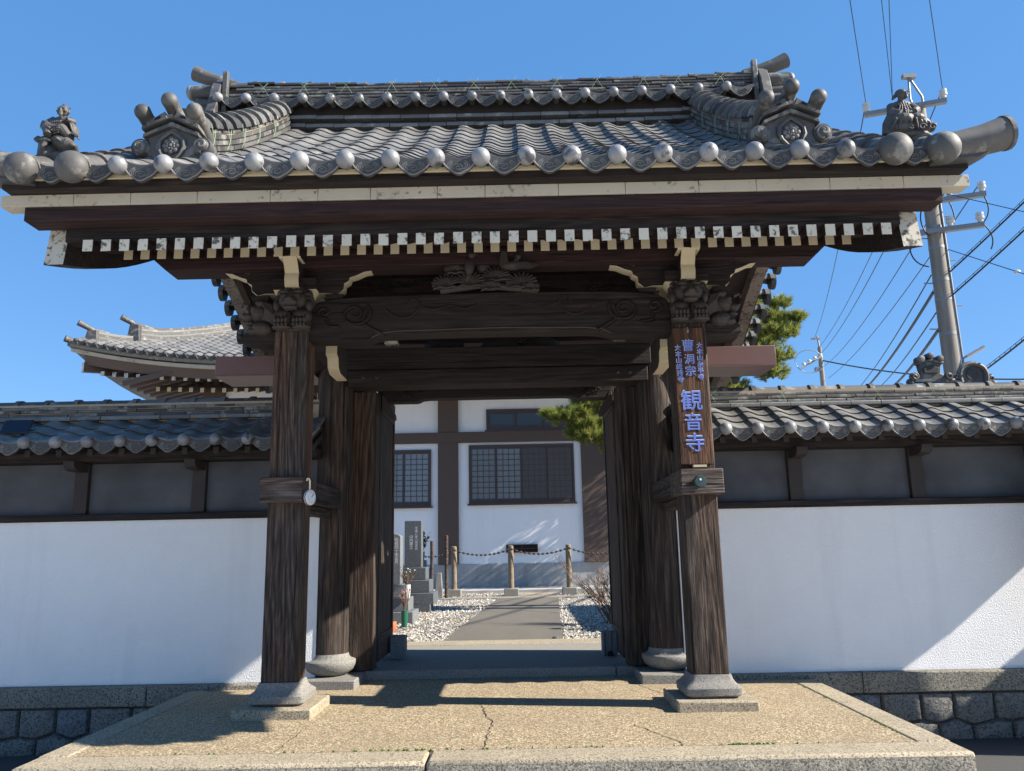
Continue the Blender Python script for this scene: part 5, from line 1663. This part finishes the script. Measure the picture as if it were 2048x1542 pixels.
# small tiled roof beyond the right wall with two ridge end ornaments
ob = thing('outbuilding', 'small tiled roof beyond the right wall with a pair of ridge ornaments', 'outbuilding', (5.9, 5.6, 0))
MB().box(4.6, 7.2, 5.2, 9.2, -.1, 2.3).build('wall', [PLASTER], ob)
rf = MB().prism([(4.2, 2.3), (5.9, 3.16), (7.6, 2.3), (7.6, 2.22), (4.2, 2.22)], 'y', 4.9, 9.4).build('roof', [TILE], ob)
def oni2(cx, y, z, w, balls):
    if balls:
        prof = [(-.24, 0), (.24, 0), (.19, .09), (.13, .12), (.155, .26), (.06, .285), (-.06, .285), (-.155, .26), (-.13, .12), (-.19, .09)]
    else:
        prof = [(-.24, 0), (.24, 0), (.20, .08), (.17, .20), (.10, .27), (0, .29), (-.10, .27), (-.17, .20), (-.20, .08)]
    o = MB().prism([(cx + a, z + b) for a, b in prof], 'y', y, y + .09).build('ridge_end_ornament', [TILE_BIG], ob, bev=.012)
    if balls:
        MB().prism([(cx + a, z + b) for a, b in ((-.09, .12), (.09, .12), (.105, .19), (0, .235), (-.105, .19))], 'y', y - .02, y - .001).build('crest_panel', [TILE_E], o, bev=.006)
        MB().prism([(cx + a, z + b) for a, b in ((-.17, .245), (0, .285), (.17, .245), (.17, .275), (0, .315), (-.17, .275))], 'y', y - .03, y + .09).build('hood_plate', [TILE_BIG], o, bev=.004)
        for d, h in ((-.125, .315), (0, .355), (.125, .315)):
            MB().lathe([(.035, -.05), (.045, -.045), (.045, .10)], (cx + d, y, z + h), 14, 'y').build('ball', [TILE_BIG], o, smooth=True, ang=40)
    else:
        MB().tube(spl([(cx + a, y - .005, z + b) for a, b in ((-.17, .03), (-.18, .14), (-.13, .24), (0, .285), (.13, .24), (.18, .14), (.17, .03))], 4), .038, 8).build('arch_rim', [TILE_BIG], o, smooth=True)
        MB().lathe([(.085, -.012), (.09, 0)], (cx, y, z + .14), 18, 'y').build('dark_oval', [TILE_E], o)
    for s in (-1, 1):
        MB().sphere((cx + s * .23, y + .02, z + .08), (.062, .045, .058), 12, 8).build('side_curl', [TILE_BIG], o, smooth=True)
        MB().tube([(cx + s * (.23 + (.008 + .045 * (1 - i / 16)) * cos(pi / 2 + i * .5)), y - .028, z + .08 + (.008 + .042 * (1 - i / 16)) * sin(pi / 2 + i * .5)) for i in range(17)], .011, 5).build('spiral', [TILE_D], o, smooth=True)
        MB().sphere((cx + s * .28, y + .03, z + .01), (.055, .04, .05), 10, 7).build('lower_curl', [TILE_BIG], o, smooth=True)
oni2(5.68, 4.93, 3.20, 1, True)
oni2(6.27, 5.0, 3.17, 1, False)
# ================================================================ THINGS ON THE GATE AND WALLS
nbd = thing('name_board', 'dark wooden name board with blue lettering hung on the right front pillar', 'name board', (1.487, .49, 1.73))
MB().box(1.365, 1.609, .468, .528, 1.735, 2.80).build('board', [W_BOARD], nbd, bev=.006)
MB().tube([(1.478, .46, 2.80), (1.478, .452, 2.775), (1.478, .458, 2.755)], .006, 6).build('hook', [STEEL], nbd)
MB().box(1.46, 1.56, .47, .52, 1.716, 1.734).build('wood_shim', [CREAM], nbd)
yy = .4665
def brush(s, x, z, size):
    o = text('lettering', s, BLUE, nbd, (x, yy, z), size, False, 0, .003)
    e = text('letter_edge', s, WHITEINK, o, (x - .0035, yy + .0015, z + .0035), size * 1.02, False, 0, .001)
for c, x, z, s in (('曹', 1.478, 2.647, .098), ('洞', 1.484, 2.540, .082), ('宗', 1.486, 2.446, .085), ('観', 1.479, 2.212, .168), ('音', 1.482, 2.047, .140), ('寺', 1.486, 1.888, .150)):
    brush(c, x, z, s)
for i, c in enumerate('大本山永平寺'):
    brush(c, 1.567 - .001 * i, 2.649 - .0496 * i, .049)
for i, c in enumerate('大本山総持寺'):
    brush(c, 1.398 + .0016 * i, 2.633 - .0496 * i, .049)

th = thing('thermometer', 'small round thermometer hanging by a hook from the left tie rail', 'thermometer', (-1.40, .40, 1.55))
yt = .395
rot = Matrix.Translation((-1.437, .455, 1.545)) @ Matrix.Rotation(R(66), 4, 'Z')
def tput(mb, name, mat, par, **k):
    mb.v = [tuple(rot @ Vector(p)) for p in mb.v]
    return mb.build(name, [mat], par, **k)
b = tput(MB().lathe([(.05, -.028), (.058, -.022), (.058, -.004), (.045, 0)], (0, -.012, 0), 28, 'y'), 'body', PLASTIC, th, smooth=True, ang=40)
tput(MB().lathe([(.0595, -.019), (.0595, -.009)], (0, -.012, 0), 28, 'y'), 'blue_band', BLUEP, b, smooth=True, ang=40)
tput(MB().lathe([(.046, -.0295), (.046, -.0285)], (0, -.012, 0), 28, 'y'), 'dial', WHITEINK, b)
tput(MB().tube([(0, -.0425, 0), (.02, -.0425, .028)], .003, 4), 'needle', CABLE, b)
for i in range(12):
    a = 2 * pi * i / 12
    tput(MB().tube([(.034 * cos(a), -.0422, .034 * sin(a)), (.041 * cos(a), -.0422, .041 * sin(a))], .0018, 4), 'dial_mark', CABLE, b)
tput(MB().tube([(0, -.022, .055), (0, -.022, .10), (-.002, -.022, .125), (-.014, -.022, .140), (-.030, -.022, .138), (-.036, -.022, .122)], .006, 8), 'hook', PLASTIC, th, smooth=True)

so_ = thing('solar_light', 'black solar panel clamped on the left wall roof near the picture edge', 'solar panel', (-4.24, 1.44, 2.23))
M4 = Matrix.Translation((-4.29, 1.44, 2.288)) @ Matrix.Rotation(R(62), 4, 'X') @ Matrix.Rotation(R(0), 4, 'Z')
def sput(mb, name, mat, par, **k):
    mb.v = [tuple(M4 @ Vector(p)) for p in mb.v]
    return mb.build(name, [mat], par, **k)
s = sput(MB().box(-.14, .12, -.075, .075, -.014, 0), 'panel', CABLE, so_, bev=.006)
sput(MB().box(-.128, .108, -.063, .063, .0005, .002), 'solar_cell', SOLARM, s)
MB().tube([(-4.27, 1.47, 2.265), (-4.27, 1.50, 2.20)], .016, 8).build('stalk', [CABLE], so_)

# ---------------------------------------------------------------- roof statues
# left: bearded old man reading a scroll, seated on a carp's head in waves
bx, by, bz = -2.775, -.80, 3.70
def S(x, y, z): return (bx + x, by + y, bz + z)
st1 = thing('roof_statue', 'grey clay statue of a bearded man reading a scroll, seated on a carp', 'statue', (bx, by, bz))
c = MB()
c.sphere(S(.030, -.02, .048), (.085, .070, .050), 16, 12, rot=Matrix.Rotation(R(34), 3, 'Y'))
c.sphere(S(.075, -.06, .015), (.05, .045, .035), 12, 9)
c.sphere(S(.105, -.075, .012), (.024, .025, .018), 10, 7)
c.sphere(S(.03, -.095, .045), .014, 8, 6)
c.sphere(S(.03, -.103, .045), .008, 8, 6)
c.sphere(S(.075, -.085, .040), .013, 8, 6)
for i in range(7):
    a = i * .5
    c.tube([S(-.05 - .012 * i, -.05 + .008 * i, -.06), S(-.055 - .008 * i, -.085 + .01 * i, .01 + .008 * i), S(-.035 - .011 * i, -.08, .055 + .005 * (i % 3)), S(-.02 - .010 * i, -.09, .04)], [.018, .017, .014, .010], 7)
c.sphere(S(-.055, -.02, -.01), (.055, .06, .06), 12, 9)
c.sphere(S(.0, .0, -.03), (.10, .07, .04), 12, 9)
remesh(c, 'carp_and_waves', [STATUE], st1, .0030, 0)
st1.scale = (1.12, 1.12, 1.08)
f = MB()
f.sphere(S(-.005, 0, .165), (.058, .042, .070), 14, 10)                    # torso
f.sphere(S(.0, -.012, .205), (.062, .038, .028), 14, 8)                    # shoulders
f.tube([S(.0, -.012, .215), S(.006, -.022, .245)], [.024, .020], 10)       # neck
f.sphere(S(.008, -.030, .262), (.029, .031, .036), 16, 12)                 # head
f.sphere(S(.008, -.022, .284), (.026, .028, .020), 12, 8)
f.sphere(S(.010, -.060, .258), (.006, .008, .011), 8, 6)                   # nose
f.sphere(S(-.004, -.056, .269), (.010, .007, .004), 8, 5)                  # brows
f.sphere(S(.023, -.056, .269), (.010, .007, .004), 8, 5)
f.sphere(S(-.013, -.050, .254), (.009, .008, .008), 8, 5)
f.sphere(S(.030, -.050, .254), (.009, .008, .008), 8, 5)
f.tube([S(.010, -.055, .244), S(.012, -.060, .225), S(.013, -.052, .203)], [.013, .012, .004], 8)   # beard
f.sphere(S(-.023, -.025, .260), (.007, .009, .014), 8, 6)                  # ears
f.sphere(S(.039, -.025, .260), (.007, .009, .014), 8, 6)
f.sphere(S(.004, -.012, .304), (.015, .016, .012), 10, 7)                  # hair bun
f.sphere(S(.000, -.010, .317), (.010, .011, .008), 8, 6)
f.tube([S(.010, -.005, .305), S(.035, -.002, .298)], [.007, .003], 6)
f.tube([S(-.045, -.012, .205), S(-.072, -.045, .165), S(-.045, -.080, .150)], [.026, .026, .016], 10)   # arms and sleeves
f.tube([S(.048, -.012, .205), S(.074, -.040, .185), S(.058, -.075, .185)], [.026, .022, .013], 10)
f.tube([S(.070, -.035, .180), S(.085, -.02, .13), S(.105, -.01, .085)], [.026, .022, .006], 8, flat=.6)  # hanging sleeve
f.tube([S(-.070, -.02, .165), S(-.082, .0, .205), S(-.068, .01, .250)], [.036, .030, .008], 8, flat=.8)   # robe tails thrown back
f.tube([S(-.080, -.01, .150), S(-.112, .0, .185), S(-.122, .0, .222)], [.034, .028, .008], 8, flat=.8)
f.tube([S(-.02, -.02, .125), S(-.045, -.075, .118), S(-.030, -.095, .075)], [.036, .030, .022], 10)      # legs
f.tube([S(.02, -.02, .125), S(.040, -.080, .120), S(.070, -.060, .085)], [.036, .030, .022], 10)
for i in range(6):                                                            # folds of the robe
    f.tube([S(-.050 + .012 * i, -.040, .212 - .004 * abs(i - 2)), S(-.040 + .010 * i, -.056, .180), S(-.050 + .016 * i, -.052, .150)], [.005, .0065, .005], 5)
for i in range(4):
    f.tube([S(.066 + .008 * i, -.058 + .010 * i, .180 - .006 * i), S(.078 + .008 * i, -.050 + .010 * i, .135), S(.092 + .006 * i, -.030, .092)], [.004, .006, .003], 5)
    f.tube([S(-.030 + .002 * i, -.100 + .012 * i, .135 - .012 * i), S(.0, -.105 + .006 * i, .122 - .012 * i), S(.036, -.100, .128 - .014 * i)], [.004, .0055, .004], 5)
f.sphere(S(-.05, -.0, .10), (.05, .05, .05), 10, 8)
f.sphere(S(.0, .0, .11), (.07, .05, .04), 10, 8)
remesh(f, 'figure', [STATUE], st1, .0024, 0)
sc = MB()
n = 8
vs = []
for i in range(n + 1):
    t = i / n
    for q in (0, 1):
        vs.append(S(-.045 + .105 * t, -.088 - .004 * q + .01 * t, .150 - .022 * sin(pi * t) + .038 * t - .006 * q))
        vs.append(S(-.045 + .105 * t, -.070 - .004 * q + .01 * t, .166 - .022 * sin(pi * t) + .038 * t - .006 * q))
fs = []
for i in range(n):
    a = 4 * i
    fs += [(a, a + 1, a + 5, a + 4), (a + 2, a + 3, a + 7, a + 6), (a, a + 2, a + 6, a + 4), (a + 1, a + 3, a + 7, a + 5)]
sc.add(vs, fs + [(0, 1, 3, 2), (4 * n, 4 * n + 1, 4 * n + 3, 4 * n + 2)]).build('scroll', [STATUE], st1, smooth=True)
# right: seated sage with a cap, robes spread over a mossy turtle rock
bx, by, bz = 2.69, -.80, 3.705
st2 = thing('roof_statue', 'dark clay statue of a seated sage in a cap, robes spread over a rock', 'statue', (bx, by, bz))
c = MB()
c.sphere(S(.065, -.01, .045), (.085, .075, .065), 14, 10, rot=Matrix.Rotation(R(20), 3, 'Y'))
c.sphere(S(.135, -.03, .03), (.030, .035, .030), 12, 8)
c.sphere(S(.148, -.055, .035), (.010, .010, .012), 8, 6)
c.sphere(S(.125, -.058, .045), (.010, .010, .012), 8, 6)
for i in range(4):
    c.tube([S(.02 + .03 * i, -.070, .09 - .016 * i), S(.05 + .026 * i, -.082, .055 - .010 * i), S(.075 + .02 * i, -.075, .01)], [.006, .007, .005], 6)
for q in (-.01, .055, .115):
    c.tube([S(q + (.005 + .020 * (1 - i / 12)) * cos(i * .6), -.085, .006 + (.005 + .018 * (1 - i / 12)) * sin(i * .6)) for i in range(13)], .005, 5)
c.sphere(S(.02, .0, -.02), (.13, .075, .04), 14, 8)
remesh(c, 'turtle_rock', [STATUE], st2, .0030, 0)
st2.scale = (1.04, 1.04, 1.06)
f = MB()
f.sphere(S(-.02, .0, .140), (.060, .045, .075), 14, 10)
f.sphere(S(-.020, -.005, .190), (.066, .040, .028), 14, 8)
f.tube([S(-.020, -.008, .20), S(-.014, -.016, .235)], [.025, .021], 10)
f.sphere(S(-.012, -.024, .252), (.029, .031, .036), 16, 12)
f.sphere(S(-.016, -.012, .272), (.034, .034, .022), 14, 8)                # cap
f.tube([S(-.036, .0, .268), S(-.055, .0, .250), S(-.066, -.002, .236)], [.014, .012, .007], 7)   # cap tail
f.sphere(S(-.004, -.053, .250), (.006, .008, .011), 8, 6)
f.sphere(S(-.017, -.050, .262), (.011, .007, .004), 8, 5)
f.sphere(S(.008, -.050, .262), (.011, .007, .004), 8, 5)
f.sphere(S(-.018, -.046, .243), (.009, .008, .009), 8, 5)
f.sphere(S(.010, -.046, .243), (.009, .008, .009), 8, 5)
f.tube([S(-.003, -.048, .234), S(-.002, -.052, .218)], [.013, .008], 8)
f.sphere(S(.017, -.022, .250), (.006, .009, .013), 8, 6)
f.sphere(S(-.041, -.022, .250), (.006, .009, .013), 8, 6)
f.tube([S(-.075, .0, .19), S(-.090, -.02, .135), S(-.055, -.065, .105)], [.030, .032, .022], 10)
f.tube([S(.035, .0, .19), S(.055, -.03, .140), S(.020, -.070, .112)], [.030, .030, .022], 10)
f.sphere(S(-.030, -.080, .110), (.022, .018, .013), 10, 7)
for i in range(4):
    f.tube([S(-.045 + .011 * i, -.085, .112), S(-.043 + .011 * i, -.097, .104), S(-.042 + .011 * i, -.098, .092)], .0055, 6)
f.sphere(S(-.045, -.045, .070), (.075, .065, .045), 14, 9)
f.sphere(S(.035, -.045, .075), (.060, .055, .035), 14, 9)
f.tube([S(-.07, -.01, .12), S(-.105, -.01, .06), S(-.130, -.01, -.01)], [.045, .045, .030], 12)   # spread robe
f.sphere(S(-.05, -.02, .02), (.09, .075, .05), 14, 9)
for i in range(5):
    f.tube([S(-.085 + .020 * i, -.055, .105), S(-.105 + .030 * i, -.096, .055), S(-.130 + .040 * i, -.080, -.005)], [.006, .008, .006], 6)
    f.tube([S(-.058 + .016 * i, -.040, .200 - .005 * abs(i - 2)), S(-.050 + .013 * i, -.052, .165), S(-.062 + .020 * i, -.056, .130)], [.005, .0065, .005], 5)
remesh(f, 'figure', [STATUE], st2, .0024, 0)
